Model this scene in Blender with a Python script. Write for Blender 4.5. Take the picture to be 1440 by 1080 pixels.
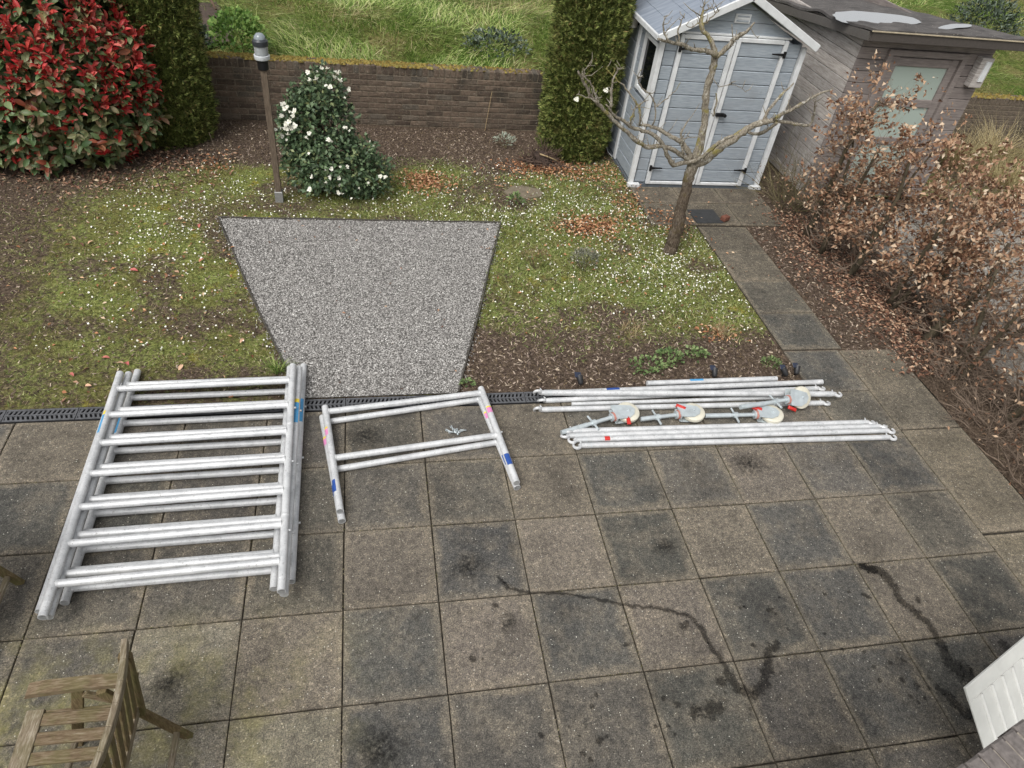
import bpy, bmesh, math, random
import numpy as np
from mathutils import Vector, Matrix

# ------------------------------------------------------------------ camera, sky, sun, exposure
scn = bpy.context.scene
for _o in list(bpy.data.objects): bpy.data.objects.remove(_o)
COL = scn.collection
YAW, PITCH, ROLL = 0.2562003, 0.7225957, 0.1388431
CAM = Vector((0.24298, -2.43024, 4.08374))
_f = Vector((math.sin(YAW)*math.cos(PITCH), math.cos(YAW)*math.cos(PITCH), -math.sin(PITCH)))
_r = Vector((math.cos(YAW), -math.sin(YAW), 0)); _u = _r.cross(_f)
_r2 = math.cos(ROLL)*_r + math.sin(ROLL)*_u; _u2 = -math.sin(ROLL)*_r + math.cos(ROLL)*_u
cd = bpy.data.cameras.new('camera'); co = bpy.data.objects.new('camera', cd); COL.objects.link(co)
co.matrix_world = Matrix(((_r2.x, _u2.x, -_f.x, CAM.x), (_r2.y, _u2.y, -_f.y, CAM.y), (_r2.z, _u2.z, -_f.z, CAM.z), (0, 0, 0, 1)))
cd.sensor_fit = 'HORIZONTAL'; cd.sensor_width = 36; cd.lens = 993.25/1440*36
cd.clip_start = 0.05; cd.clip_end = 1000
scn.camera = co

SUN_EL, SUN_AZ = math.radians(54), math.radians(222)      # soft sun behind cloud, from behind and left of the house
w = bpy.data.worlds.new('World'); scn.world = w; w.use_nodes = True
wn = w.node_tree; wn.nodes.clear()
sky = wn.nodes.new('ShaderNodeTexSky'); sky.sky_type = 'NISHITA'; sky.sun_disc = False
sky.sun_elevation = SUN_EL; sky.sun_rotation = SUN_AZ; sky.dust_density = 4; sky.air_density = 1.2
hs = wn.nodes.new('ShaderNodeHueSaturation'); hs.inputs['Saturation'].default_value = 0.08
bg = wn.nodes.new('ShaderNodeBackground'); bg.inputs['Strength'].default_value = 0.125
wo = wn.nodes.new('ShaderNodeOutputWorld')
wn.links.new(sky.outputs[0], hs.inputs['Color']); wn.links.new(hs.outputs[0], bg.inputs[0]); wn.links.new(bg.outputs[0], wo.inputs[0])
sl = bpy.data.lights.new('sun', 'SUN'); sl.energy = 1.5; sl.angle = math.radians(28); sl.color = (1, .97, .92)
so = bpy.data.objects.new('sun', sl); COL.objects.link(so)
_d = Vector((math.sin(SUN_AZ)*math.cos(SUN_EL), math.cos(SUN_AZ)*math.cos(SUN_EL), math.sin(SUN_EL)))
so.rotation_euler = (-_d).to_track_quat('-Z', 'Y').to_euler(); so.location = (0, -4, 12)
vs = scn.view_settings; vs.view_transform = 'Standard'; vs.look = 'None'; vs.gamma = 1; vs.use_curve_mapping = False
vs.exposure = 0.42

# ------------------------------------------------------------------ helpers
def S(r, g, b):
    f = lambda c: (c/255/12.92 if c <= 10 else ((c/255+.055)/1.055)**2.4)
    return (f(r), f(g), f(b), 1)

def nd(nt, t, ins=None, **pr):
    n = nt.nodes.new(t)
    for k, v in pr.items(): setattr(n, k, v)
    for k, v in (ins or {}).items():
        s = n.inputs[k]
        if isinstance(v, bpy.types.NodeSocket): nt.links.new(v, s)
        else: s.default_value = v
    return n
def mixc(nt, f, a, b, mode='MIX'):
    n = nt.nodes.new('ShaderNodeMix'); n.data_type = 'RGBA'; n.blend_type = mode
    for i, v in ((0, f), (6, a), (7, b)):
        if isinstance(v, bpy.types.NodeSocket): nt.links.new(v, n.inputs[i])
        else: n.inputs[i].default_value = v
    return n.outputs[2]
def mth(nt, op, a, b=0.0, c=0.0, clamp=False):
    n = nt.nodes.new('ShaderNodeMath'); n.operation = op; n.use_clamp = clamp
    for i, v in enumerate((a, b, c)):
        if isinstance(v, bpy.types.NodeSocket): nt.links.new(v, n.inputs[i])
        else: n.inputs[i].default_value = v
    return n.outputs[0]
def ramp(nt, fac, stops, interp='LINEAR'):
    n = nt.nodes.new('ShaderNodeValToRGB'); n.color_ramp.interpolation = interp
    el = n.color_ramp.elements
    while len(el) < len(stops): el.new(0.5)
    for e, (p, c) in zip(el, stops):
        e.position = p; e.color = c if len(c) == 4 else (*c, 1)
    nt.links.new(fac, n.inputs[0]); return n.outputs[0]
def sm(nt, v, a, b):
    n = nt.nodes.new('ShaderNodeMapRange'); n.interpolation_type = 'SMOOTHSTEP'
    nt.links.new(v, n.inputs[0]); n.inputs[1].default_value = a; n.inputs[2].default_value = b
    return n.outputs[0]
def noise(nt, vec, scale, detail=4, rough=.55):
    n = nt.nodes.new('ShaderNodeTexNoise'); n.inputs['Scale'].default_value = scale
    n.inputs['Detail'].default_value = detail; n.inputs['Roughness'].default_value = rough
    if vec is not None: nt.links.new(vec, n.inputs['Vector'])
    return n.outputs[0]
def voro(nt, vec, scale, out='Distance', feat='F1'):
    n = nt.nodes.new('ShaderNodeTexVoronoi'); n.feature = feat; n.inputs['Scale'].default_value = scale
    if vec is not None: nt.links.new(vec, n.inputs['Vector'])
    return n.outputs[out]
def newmat(name):
    m = bpy.data.materials.new(name); m.use_nodes = True
    nt = m.node_tree; return m, nt, nt.nodes['Principled BSDF']
def setb(nt, b, **k):
    for kk, v in k.items():
        s = b.inputs[kk.replace('_', ' ')]
        if isinstance(v, bpy.types.NodeSocket): nt.links.new(v, s)
        else: s.default_value = v
def bump(nt, b, h, strength=.3, dist=.01):
    n = nd(nt, 'ShaderNodeBump', {'Height': h, 'Strength': strength, 'Distance': dist}); nt.links.new(n.outputs[0], b.inputs['Normal'])
def pos(nt): return nt.nodes.new('ShaderNodeNewGeometry').outputs['Position']
def objco(nt): return nt.nodes.new('ShaderNodeTexCoord').outputs['Object']
def island(nt): return nt.nodes.new('ShaderNodeNewGeometry').outputs['Random Per Island']
def stretch(nt, v, sc): return nd(nt, 'ShaderNodeMapping', {'Vector': v, 'Scale': sc}).outputs[0]

def simple(name, col, rough=.6, metal=0, var=.15, scale=30, bmp=.1, spec=.5):
    m, nt, b = newmat(name); p = pos(nt)
    n = noise(nt, p, scale, 5, .6)
    dark = tuple(c*(1-var) for c in col[:3])+(1,); lite = tuple(min(1, c*(1+var)) for c in col[:3])+(1,)
    setb(nt, b, Base_Color=ramp(nt, n, [(.3, dark), (.7, lite)]), Roughness=rough, Metallic=metal, Specular_IOR_Level=spec)
    if bmp: bump(nt, b, n, bmp, .004)
    return m

class MB:
    """collects faces; build() links them as ONE mesh object"""
    def __init__(s): s.v = []; s.f = []
    def add(s, vs_, fs): o = len(s.v); s.v.extend([tuple(x) for x in vs_]); s.f.extend([tuple(i+o for i in q) for q in fs]); return s
    def box(s, c, d, M=None):
        x, y, z = d[0]/2, d[1]/2, d[2]/2
        V = [Vector((sx*x, sy*y, sz*z)) for sz in (-1, 1) for sy in (-1, 1) for sx in (-1, 1)]
        if M is not None: V = [M @ q for q in V]
        V = [q+Vector(c) for q in V]
        return s.add(V, [(0, 2, 3, 1), (4, 5, 7, 6), (0, 1, 5, 4), (2, 6, 7, 3), (0, 4, 6, 2), (1, 3, 7, 5)])
    def bevbox(s, c, d, bev=.004, M=None):
        x, y, z = d[0]/2, d[1]/2, d[2]/2; b = bev
        V = []
        for sz, ins in ((-1, b), (-1, 0), (1, 0), (1, b)):
            zz = sz*z if ins else sz*(z-b)
            V += [Vector((sx*(x-ins), sy*(y-ins), zz)) for sx, sy in ((-1, -1), (1, -1), (1, 1), (-1, 1))]
        if M is not None: V = [M @ q for q in V]
        V = [q+Vector(c) for q in V]
        F = [(3, 2, 1, 0), (12, 13, 14, 15)]
        for k in range(3):
            for i in range(4): F.append((k*4+i, k*4+(i+1) % 4, k*4+4+(i+1) % 4, k*4+4+i))
        return s.add(V, F)
    def beam(s, p0, p1, w_, h, up=(0, 0, 1), bev=.003):
        p0, p1 = Vector(p0), Vector(p1); d = p1-p0; L = d.length; y = d.normalized()
        u = Vector(up); x = y.cross(u)
        if x.length < 1e-4: x = y.cross(Vector((1, 0, 0)))
        x.normalize(); z = x.cross(y)
        M = Matrix((x, y, z)).transposed()
        return s.bevbox((p0+p1)/2, (w_, L, h), bev, M)
    def tube(s, path, rad, n=8, cap=True, wob=None):
        P = [Vector(q) for q in path]; k = len(P)
        if not hasattr(rad, '__len__'): rad = [rad]*k
        ref = None; base = len(s.v)
        for i in range(k):
            d = (P[min(i+1, k-1)]-P[max(i-1, 0)])
            d = d.normalized() if d.length > 1e-9 else Vector((0, 0, 1))
            if ref is None: ref = Vector((0, 0, 1)) if abs(d.z) < .9 else Vector((1, 0, 0))
            a = (ref-d*ref.dot(d)).normalized(); ref = a; b = d.cross(a)
            for j in range(n):
                t = 2*math.pi*j/n; r = rad[i]*(wob[j % len(wob)] if wob else 1)
                s.v.append(tuple(P[i]+a*math.cos(t)*r+b*math.sin(t)*r))
        for i in range(k-1):
            for j in range(n):
                s.f.append((base+i*n+j, base+i*n+(j+1) % n, base+(i+1)*n+(j+1) % n, base+(i+1)*n+j))
        if cap:
            s.f.append(tuple(base+j for j in reversed(range(n)))); s.f.append(tuple(base+(k-1)*n+j for j in range(n)))
        return s
    def pipe(s, p0, p1, ro, ri, n=16, deep=.12):
        """tube whose end at p0 is open"""
        p0, p1 = Vector(p0), Vector(p1); d = (p1-p0).normalized()
        s.tube([p0+d*deep, p0, p0, p0+(p1-p0)*.5, p1], [ri, ri, ro, ro, ro], n, cap=False)
        b = len(s.v)-n; s.f.append(tuple(b+j for j in range(n)))
        b = len(s.v)-5*n; s.f.append(tuple(b+j for j in reversed(range(n))))
        return s
    def lathe(s, prof, c=(0, 0, 0), n=16, M=None):
        c = Vector(c); base = len(s.v)
        for (r, z) in prof:
            for j in range(n):
                t = 2*math.pi*j/n; q = Vector((r*math.cos(t), r*math.sin(t), z))
                s.v.append(tuple((M @ q if M is not None else q)+c))
        for i in range(len(prof)-1):
            for j in range(n): s.f.append((base+i*n+j, base+i*n+(j+1) % n, base+(i+1)*n+(j+1) % n, base+(i+1)*n+j))
        s.f.append(tuple(base+j for j in reversed(range(n)))); s.f.append(tuple(base+(len(prof)-1)*n+j for j in range(n)))
        return s
    def prism(s, poly, z0, z1, M=None, c=(0, 0, 0)):
        n = len(poly); c = Vector(c)
        V = [Vector((x, y, z0)) for x, y in poly]+[Vector((x, y, z1)) for x, y in poly]
        V = [(M @ q if M is not None else q)+c for q in V]
        return s.add(V, [tuple(reversed(range(n))), tuple(range(n, 2*n))]+[(i, (i+1) % n, n+(i+1) % n, n+i) for i in range(n)])
    def build(s, name, mat, parent=None, smooth=False, loc=None):
        """vertices are world coordinates; they are made local to the parent (or to loc)"""
        o_ = Vector((0, 0, 0))
        if parent is not None: o_ = wloc(parent)
        if loc is not None: o_ = Vector(loc)
        me = bpy.data.meshes.new(name)
        me.from_pydata([(x-o_.x, y-o_.y, z-o_.z) for x, y, z in s.v], [], s.f); me.update()
        if smooth: me.shade_smooth() if smooth is True else smooth_angle(me, smooth)
        me.materials.append(mat)
        ob = bpy.data.objects.new(name, me); COL.objects.link(ob)
        if parent is not None: ob.parent = parent
        if loc is not None: ob.location = Vector(loc)-(wloc(parent) if parent is not None else Vector((0, 0, 0)))
        return ob
def wloc(o):
    v = Vector((0, 0, 0))
    while o is not None: v = v+o.location; o = o.parent
    return v
def smooth_angle(me, ang):
    me.shade_smooth(); bm = bmesh.new(); bm.from_mesh(me)
    for e in bm.edges:
        if len(e.link_faces) == 2 and e.calc_face_angle(0) > ang: e.smooth = False
    bm.to_mesh(me); bm.free()
SA = math.radians(40)
def tag(o, label=None, cat=None, group=None, kind=None):
    if label: o['label'] = label
    if cat: o['category'] = cat
    if group: o['group'] = group
    if kind: o['kind'] = kind
    return o
def thing(name, loc, label, cat, group=None, rz=0):
    o = bpy.data.objects.new(name, None); COL.objects.link(o); o.location = loc; o.rotation_euler = (0, 0, rz)
    o.empty_display_size = .1
    return tag(o, label, cat, group)
def inst(name, me, parent, mat4):
    o = bpy.data.objects.new(name, me); COL.objects.link(o); o.parent = parent; o.matrix_local = mat4; return o
def copy_tree(o, parent=None):
    c = o.copy(); COL.objects.link(c); c.parent = parent
    for ch in list(o.children): copy_tree(ch, c)
    return c

# --- numpy scatter: many little pieces in one mesh
LEAF = (np.array([(0, 0, 0), (-.5, .45, .12), (0, .5, 0), (.5, .45, .12), (0, 1, -.08)], float), [(0, 2, 1), (0, 3, 2), (1, 2, 4), (2, 3, 4)])
LEAF8 = (np.array([(0, 0, 0), (-.36, .25, .10), (0, .25, .02), (.36, .25, .10), (-.5, .6, .12), (0, .6, 0), (.5, .6, .12), (-.3, .86, .02), (0, .86, -.06), (.3, .86, .02), (0, 1, -.14)], float),
         [(0, 2, 1), (0, 3, 2), (1, 2, 5, 4), (2, 3, 6, 5), (4, 5, 8, 7), (5, 6, 9, 8), (7, 8, 10), (8, 9, 10)])
BLADE = (np.array([(-.5, 0, 0), (.5, 0, 0), (.38, .5, .06), (-.38, .5, .06), (.0, 1, .28)], float), [(0, 1, 2, 3), (3, 2, 4)])
def rot_frames(y, z):
    y = y/np.linalg.norm(y, axis=1, keepdims=True)
    z = z-(z*y).sum(1, keepdims=True)*y; z = z/(np.linalg.norm(z, axis=1, keepdims=True)+1e-9)
    x = np.cross(y, z)
    return np.stack([x, y, z], 2)
def scatter(name, tmpl, P, Rm, sc, mat, parent=None, tint=None, smooth=False):
    tv, tf = tmpl; K = len(P); n = len(tv)
    sc = np.asarray(sc, float)
    if sc.ndim == 1: sc = np.repeat(sc[:, None], 3, 1)
    V = np.einsum('kij,kvj->kvi', Rm, tv[None]*sc[:, None, :])+P[:, None, :]
    if parent is not None: V = V-np.array(wloc(parent))
    fl = np.concatenate([np.array(q) for q in tf]); ln = np.array([len(q) for q in tf])
    LV = (fl[None]+np.arange(K)[:, None]*n).ravel(); LT = np.tile(ln, K); LS = np.concatenate([[0], np.cumsum(LT)[:-1]])
    me = bpy.data.meshes.new(name)
    me.vertices.add(K*n); me.vertices.foreach_set('co', V.astype(np.float32).ravel())
    me.loops.add(len(LV)); me.loops.foreach_set('vertex_index', LV.astype(np.int32))
    me.polygons.add(len(LT)); me.polygons.foreach_set('loop_start', LS.astype(np.int32)); me.polygons.foreach_set('loop_total', LT.astype(np.int32))
    if smooth: me.polygons.foreach_set('use_smooth', np.ones(len(LT), bool))
    me.update(calc_edges=True)
    if tint is not None:
        a = me.attributes.new('tint', 'FLOAT', 'POINT'); a.data.foreach_set('value', np.repeat(tint, n).astype(np.float32))
    me.materials.append(mat)
    o = bpy.data.objects.new(name, me); COL.objects.link(o)
    if parent is not None: o.parent = parent
    return o
def rdir(rng, n):
    v = rng.normal(size=(n, 3)); return v/np.linalg.norm(v, axis=1, keepdims=True)
def attr(nt, name): return nd(nt, 'ShaderNodeAttribute', attribute_name=name).outputs['Fac']
def leafmat(name, stops, rough=.45, spec=.4, src='island', transl=0.0):
    m, nt, b = newmat(name)
    f = island(nt) if src == 'island' else (attr(nt, 'tint') if src == 'tint' else nd(nt, 'ShaderNodeObjectInfo').outputs['Random'])
    c = ramp(nt, f, stops)
    n = noise(nt, pos(nt), 60, 2); c = mixc(nt, .35, c, ramp(nt, n, [(.3, (.55, .55, .55)), (.7, (1.25, 1.25, 1.25))]), 'MULTIPLY')
    setb(nt, b, Base_Color=c, Roughness=rough, Specular_IOR_Level=spec)
    if transl:
        t = nd(nt, 'ShaderNodeBsdfTranslucent', {'Color': c}); mx = nd(nt, 'ShaderNodeMixShader', {0: transl, 1: b.outputs[0], 2: t.outputs[0]})
        nt.links.new(mx.outputs[0], nt.nodes['Material Output'].inputs[0])
    return m

# ------------------------------------------------------------------ value noise for layout
def vn(x, y, s, seed=0):
    x = np.asarray(x, float)*s; y = np.asarray(y, float)*s
    xi, yi = np.floor(x).astype(np.int64), np.floor(y).astype(np.int64); fx, fy = x-xi, y-yi
    fx = fx*fx*(3-2*fx); fy = fy*fy*(3-2*fy)
    def h(a, b):
        n = (a*374761393+b*668265263+seed*1442695041) & 0x7fffffff
        n = ((n ^ (n >> 13))*1274126177) & 0x7fffffff
        return ((n ^ (n >> 16)) & 0xffff)/65535.
    return (h(xi, yi)*(1-fx)+h(xi+1, yi)*fx)*(1-fy)+(h(xi, yi+1)*(1-fx)+h(xi+1, yi+1)*fx)*fy
def fbm(x, y, s, seed=0): return (vn(x, y, s, seed)+.5*vn(x, y, s*2.1, seed+7)+.25*vn(x, y, s*4.3, seed+13))/1.75
def sst(v, a, b):
    t = np.clip((np.asarray(v, float)-a)/(b-a), 0, 1); return t*t*(3-2*t)
GRAVEL = [(-1.354, 4.872), (1.725, 4.831), (1.30, 3.30), (0.925, 1.955), (-0.355, 1.955), (-0.85, 3.35)]
def in_poly(x, y, poly):
    x = np.asarray(x); y = np.asarray(y); r = np.zeros(x.shape, bool); n = len(poly)
    for i in range(n):
        (x0, y0), (x1, y1) = poly[i], poly[(i+1) % n]
        c = ((y0 > y) != (y1 > y)) & (x < (x1-x0)*(y-y0)/(y1-y0+1e-12)+x0); r ^= c
    return r
def green(x, y):
    """how much moss and grass covers the garden soil"""
    n = fbm(x, y, .9, 3); n2 = fbm(x, y, 2.3, 5)
    g = np.where(x < .2, .98-.7*sst(-x, 2.1, 3.5)+.0*x, 1.0)
    wall = sst(y+.8*(n-.5), 5.95, 6.6); wall = np.where(x > 2.3, sst(y+.6*(n-.5), 6.4, 7.2), wall)
    g = g*(1-wall)
    bed = (1-sst(y+.9*(n-.5), 2.45, 3.05))*sst(x, .6, 1.0); g = g*(1-bed)
    g = g*(1-np.exp(-(((x-2.0)/.30)**2+((y-5.45)/.30)**2)))*(1-.9*np.exp(-(((x+3.3)/1.4)**2+((y-6.2)/.75)**2)))
    g = g*(1-sst(x+.12*(n2-.5), 4.15, 4.35))
    g = g*(1-.85*np.exp(-(((x-2.6)/.45)**2+((y-6.45)/.3)**2)))
    g = g*np.where(x < .2, .40+.58*sst(n2*.75+n*.25, .32, .58), (.35+.55*sst(n2*.8+n*.2, .28, .52)))*(1-.35*(1-sst(y+.5*(n2-.5), 2.3, 3.3))*(x < .2))
    return np.clip(g, 0, 1)

# ------------------------------------------------------------------ setting materials
def m_garden():
    m, nt, b = newmat('garden_soil_moss'); p = pos(nt); g = attr(nt, 'tint')
    n1 = noise(nt, p, 15, 7, .82); n2 = noise(nt, p, 36, 7, .85); n3 = noise(nt, p, 2.2, 3)
    soil = ramp(nt, n2, [(.34, S(42, 34, 29)), (.48, S(86, 73, 62)), (.6, S(124, 108, 92)), (.7, S(176, 160, 138))])
    moss = ramp(nt, n2, [(.33, S(52, 50, 32)), (.46, S(106, 112, 60)), (.56, S(150, 158, 88)), (.68, S(198, 200, 138))])
    moss = mixc(nt, sm(nt, noise(nt, p, 3.4, 4, .6), .58, .70), moss, ramp(nt, n2, [(.35, S(92, 84, 30)), (.5, S(156, 144, 50)), (.65, S(192, 182, 84))])); moss = mixc(nt, ramp(nt, n3, [(.4, (0, 0, 0)), (.6, (1, 1, 1))]), moss, ramp(nt, n2, [(.34, S(58, 50, 34)), (.5, S(110, 110, 58)), (.68, S(172, 168, 112))]))
    k = mth(nt, 'ADD', g, mth(nt, 'MULTIPLY', mth(nt, 'SUBTRACT', n1, .5), 2.4))
    setb(nt, b, Base_Color=mixc(nt, sm(nt, k, .25, .85), soil, moss), Roughness=.95, Specular_IOR_Level=.15)
    bump(nt, b, mth(nt, 'ADD', n2, n1), .9, .03); return m
def m_slab(tan=.62):
    m, nt, b = newmat('concrete_slab'); p = pos(nt)
    oi = nd(nt, 'ShaderNodeObjectInfo'); gen = nt.nodes.new('ShaderNodeTexCoord').outputs['Generated']
    sx = nd(nt, 'ShaderNodeSeparateXYZ', {0: gen}); x, y = sx.outputs[0], sx.outputs[1]
    ex = mth(nt, 'MINIMUM', mth(nt, 'MULTIPLY', x, 1.5), mth(nt, 'SUBTRACT', 1, x)); ey = mth(nt, 'MINIMUM', y, mth(nt, 'MULTIPLY', mth(nt, 'SUBTRACT', 1, y), 1.6))
    e = mth(nt, 'MINIMUM', ex, ey)
    nL = noise(nt, p, 4.2, 5, .65); nM = noise(nt, p, 26, 5, .65); nF = noise(nt, p, 130, 4, .8)
    em = sm(nt, mth(nt, 'ADD', e, mth(nt, 'MULTIPLY', mth(nt, 'SUBTRACT', nL, .5), .5)), .13, .0)
    em = mth(nt, 'MULTIPLY', em, tan)
    c = mixc(nt, em, oi.outputs['Color'], S(120, 112, 99))
    c = mixc(nt, sm(nt, nL, .44, .68), c, mixc(nt, .5, c, S(112, 105, 94)))
    c = mixc(nt, .9, c, ramp(nt, nM, [(.3, (.55, .55, .56)), (.5, (1, 1, 1)), (.7, (1.35, 1.32, 1.26))]), 'MULTIPLY'); nW = noise(nt, p, 1.7, 5, .7); c = mixc(nt, .8, c, ramp(nt, nW, [(.36, (.66, .66, .67)), (.5, (1, 1, 1)), (.64, (1.25, 1.23, 1.2))]), 'MULTIPLY')
    c = mixc(nt, .9, c, ramp(nt, nF, [(.35, (.36, .36, .37)), (.5, (1, 1, 1)), (.63, (1.85, 1.82, 1.76))]), 'MULTIPLY')
    # algae towards the shaded corner by the chairs, with its own ragged shape
    sp = nd(nt, 'ShaderNodeSeparateXYZ', {0: p})
    al = mth(nt, 'MULTIPLY', sm(nt, sp.outputs[0], .45, -.9), sm(nt, sp.outputs[1], .25, -.5))
    al = mth(nt, 'MULTIPLY', al, sm(nt, noise(nt, p, 2.6, 5, .65), .42, .66))
    c = mixc(nt, mth(nt, 'MULTIPLY', al, .6), c, S(140, 134, 84))
    vg = nd(nt, 'ShaderNodeSeparateXYZ', {0: voro(nt, p, 105, 'Color')}).outputs[1]; c = mixc(nt, .55, c, ramp(nt, vg, [(0, (.55, .55, .55)), (.45, (.95, .95, .95)), (.8, (1.15, 1.14, 1.12)), (.93, (1.3, 1.28, 1.25)), (1, (2.3, 2.25, 2.15))]), 'MULTIPLY')
    soot = sm(nt, noise(nt, p, 3.1, 4, .7), .60, .74); c = mixc(nt, mth(nt, 'MULTIPLY', soot, .55), c, S(50, 47, 42))
    v = voro(nt, p, 48); vc = voro(nt, p, 48, 'Color'); rs = nd(nt, 'ShaderNodeSeparateXYZ', {0: vc}).outputs[0]
    dots = mth(nt, 'MULTIPLY', mth(nt, 'LESS_THAN', v, .15), mth(nt, 'GREATER_THAN', rs, .86))
    c = mixc(nt, dots, c, S(196, 192, 180))
    setb(nt, b, Base_Color=c, Roughness=.9, Specular_IOR_Level=.25)
    bump(nt, b, mth(nt, 'ADD', nF, mth(nt, 'MULTIPLY', nM, 1.5)), .5, .004); return m
def m_joint():
    m, nt, b = newmat('joint_sand'); n = noise(nt, pos(nt), 40, 5)
    setb(nt, b, Base_Color=ramp(nt, n, [(.35, S(26, 24, 20)), (.65, S(62, 55, 44))]), Roughness=1); bump(nt, b, n, .6, .01); return m
def m_gravel():
    m, nt, b = newmat('gravel_stone')
    c = ramp(nt, island(nt), [(0, S(92, 90, 88)), (.2, S(130, 127, 124)), (.55, S(154, 151, 147)), (.88, S(176, 173, 169)), (1, S(208, 206, 202))])
    setb(nt, b, Base_Color=c, Roughness=.85, Specular_IOR_Level=.3); return m
def m_meadow():
    m, nt, b = newmat('meadow_ground'); p = pos(nt); n1 = noise(nt, p, .8, 5, .65); n2 = noise(nt, p, 14, 6, .7)
    c = mixc(nt, ramp(nt, n1, [(.42, (0, 0, 0)), (.62, (1, 1, 1))]), ramp(nt, n2, [(.3, S(48, 62, 24)), (.7, S(104, 128, 56))]), ramp(nt, n2, [(.3, S(80, 76, 44)), (.7, S(148, 142, 92))]))
    setb(nt, b, Base_Color=c, Roughness=1, Specular_IOR_Level=.1); bump(nt, b, n2, 1, .08); return m
M = {}
M['garden'] = m_garden(); M['slab'] = m_slab(); M['joint'] = m_joint(); M['gravel'] = m_gravel(); M['meadow'] = m_meadow()
M['black_plastic'] = simple('black_plastic', S(38, 38, 40), .5, 0, .25, 40, .05)
M['drain'] = simple('drain_grate_plastic', S(84, 85, 88), .55, 0, .3, 20, .05)
M['edging'] = simple('edging_steel', S(78, 74, 68), .6, .2, .3, 25)

# ------------------------------------------------------------------ ground sheets
def grid_obj(name, x0, x1, y0, y1, step, zf, mat, tf=None):
    nx, ny = int((x1-x0)/step)+1, int((y1-y0)/step)+1
    X, Y = np.meshgrid(np.linspace(x0, x1, nx), np.linspace(y0, y1, ny)); Z = zf(X, Y)
    V = np.stack([X, Y, Z], 2).reshape(-1, 3)
    i = np.arange((ny-1)*nx).reshape(ny-1, nx)[:, :-1].ravel()
    F = np.stack([i, i+1, i+nx+1, i+nx], 1)
    me = bpy.data.meshes.new(name); me.from_pydata(V.tolist(), [], F.tolist()); me.update(); me.shade_smooth()
    if tf is not None:
        a = me.attributes.new('tint', 'FLOAT', 'POINT'); a.data.foreach_set('value', tf(X, Y).ravel().astype(np.float32))
    me.materials.append(mat); o = bpy.data.objects.new(name, me); COL.objects.link(o); return tag(o, kind='structure')
def zmeadow(X, Y): return .10+.25*sst(Y, 7.8, 12)+.35*(fbm(X, Y, .35, 21)-.5)*sst(Y, 7.9, 9.5)+.02*(Y-7.8)*.5
big = MB(); big.add([(-300, -300, -.1), (300, -300, -.1), (300, 300, -.1), (-300, 300, -.1)], [(0, 1, 2, 3)])
tag(big.build('ground', M['meadow']), kind='structure')
grid_obj('meadow', -9, 30, 7.75, 34, .35, zmeadow, M['meadow'])
def zgarden(X, Y):
    z = -.012+.016*(fbm(X, Y, 3.0, 31)-.5)
    z = z+.035*(fbm(X, Y, 1.1, 33)-.35)*(1-sst(X, 3.9, 4.25))*sst(Y, 2.0, 2.5)*(~in_poly(X, Y, GRAVEL))
    return np.where(X > 3.3, np.where(Y > 4.6, -.014+.004*fbm(X, Y, 2, 3), z), z)
garden = grid_obj('garden_ground', -8, 6.35, 1.945, 7.6, .06, zgarden, M['garden'], green)

# terrace: one base sheet with every slab a piece of its own
tb = MB(); tb.add([(-3.7, -2.6, -.014), (5.45, -2.6, -.014), (5.45, 1.80, -.014), (-3.7, 1.80, -.014)], [(0, 1, 2, 3)])
tb.add([(4.2, 1.8, -.0145), (5.45, 1.8, -.0145), (5.45, 2.42, -.0145), (4.2, 2.42, -.0145)], [(0, 1, 2, 3)])
terrace = tag(tb.build('terrace', M['joint']), kind='structure')
def slab_mesh(w_, d, h=.05, seed=0):
    bm = bmesh.new(); r = random.Random(seed)
    v = [bm.verts.new((sx*w_/2+r.uniform(-.0025, .0025), sy*d/2+r.uniform(-.0025, .0025), z)) for z in (-h, 0) for sx, sy in ((-1, -1), (1, -1), (1, 1), (-1, 1))]
    for q in ((0, 3, 2, 1), (4, 5, 6, 7), (0, 1, 5, 4), (1, 2, 6, 5), (2, 3, 7, 6), (3, 0, 4, 7)): bm.faces.new([v[i] for i in q])
    bmesh.ops.bevel(bm, geom=[e for e in bm.edges if all(q.co.z > -.01 for q in e.verts)], offset=.003, segments=2, affect='EDGES')
    me = bpy.data.meshes.new('paving_slab'); bm.to_mesh(me); bm.free(); me.materials.append(M['slab']); me.shade_smooth(); smooth_angle(me, math.radians(50)); return me
SLABS = [slab_mesh(.5905, .5905, .05, k) for k in range(5)]
DK, DB, BR, TN, GR, LT = S(79, 78, 75), S(86, 83, 78), S(101, 95, 87), S(112, 105, 95), S(91, 88, 83), S(122, 117, 106)
TONE = {2: {-3: DB, -2: DB, -1: DB, 0: DB, 1: DB, 2: BR, 3: GR, 4: GR, 5: GR, 6: GR, 7: GR},
        1: {-4: DK, -3: DK, -2: DB, -1: DB, 0: DB, 1: DB, 2: BR, 3: DK, 4: GR, 5: BR, 6: GR, 7: DK},
        0: {-4: DB, -3: DB, -2: DB, -1: DB, 0: BR, 1: DK, 2: TN, 3: DK, 4: BR, 5: DK, 6: BR, 7: DB},
        -1: {-4: DK, -3: DB, -2: LT, -1: TN, 0: DK, 1: BR, 2: DK, 3: BR, 4: DK, 5: DK, 6: BR, 7: S(72, 71, 67)},
        -2: {-4: DB, -3: GR, -2: LT, -1: LT, 0: DK, 1: DB, 2: DB, 3: DK, 4: DB, 5: DK, 6: DK, 7: GR},
        -3: {-2: GR, -1: GR, 0: DK, 1: DB, 2: DB, 3: DB, 4: GR, 5: DB, 6: DB, 7: BR}}
rs = random.Random(4)
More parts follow.
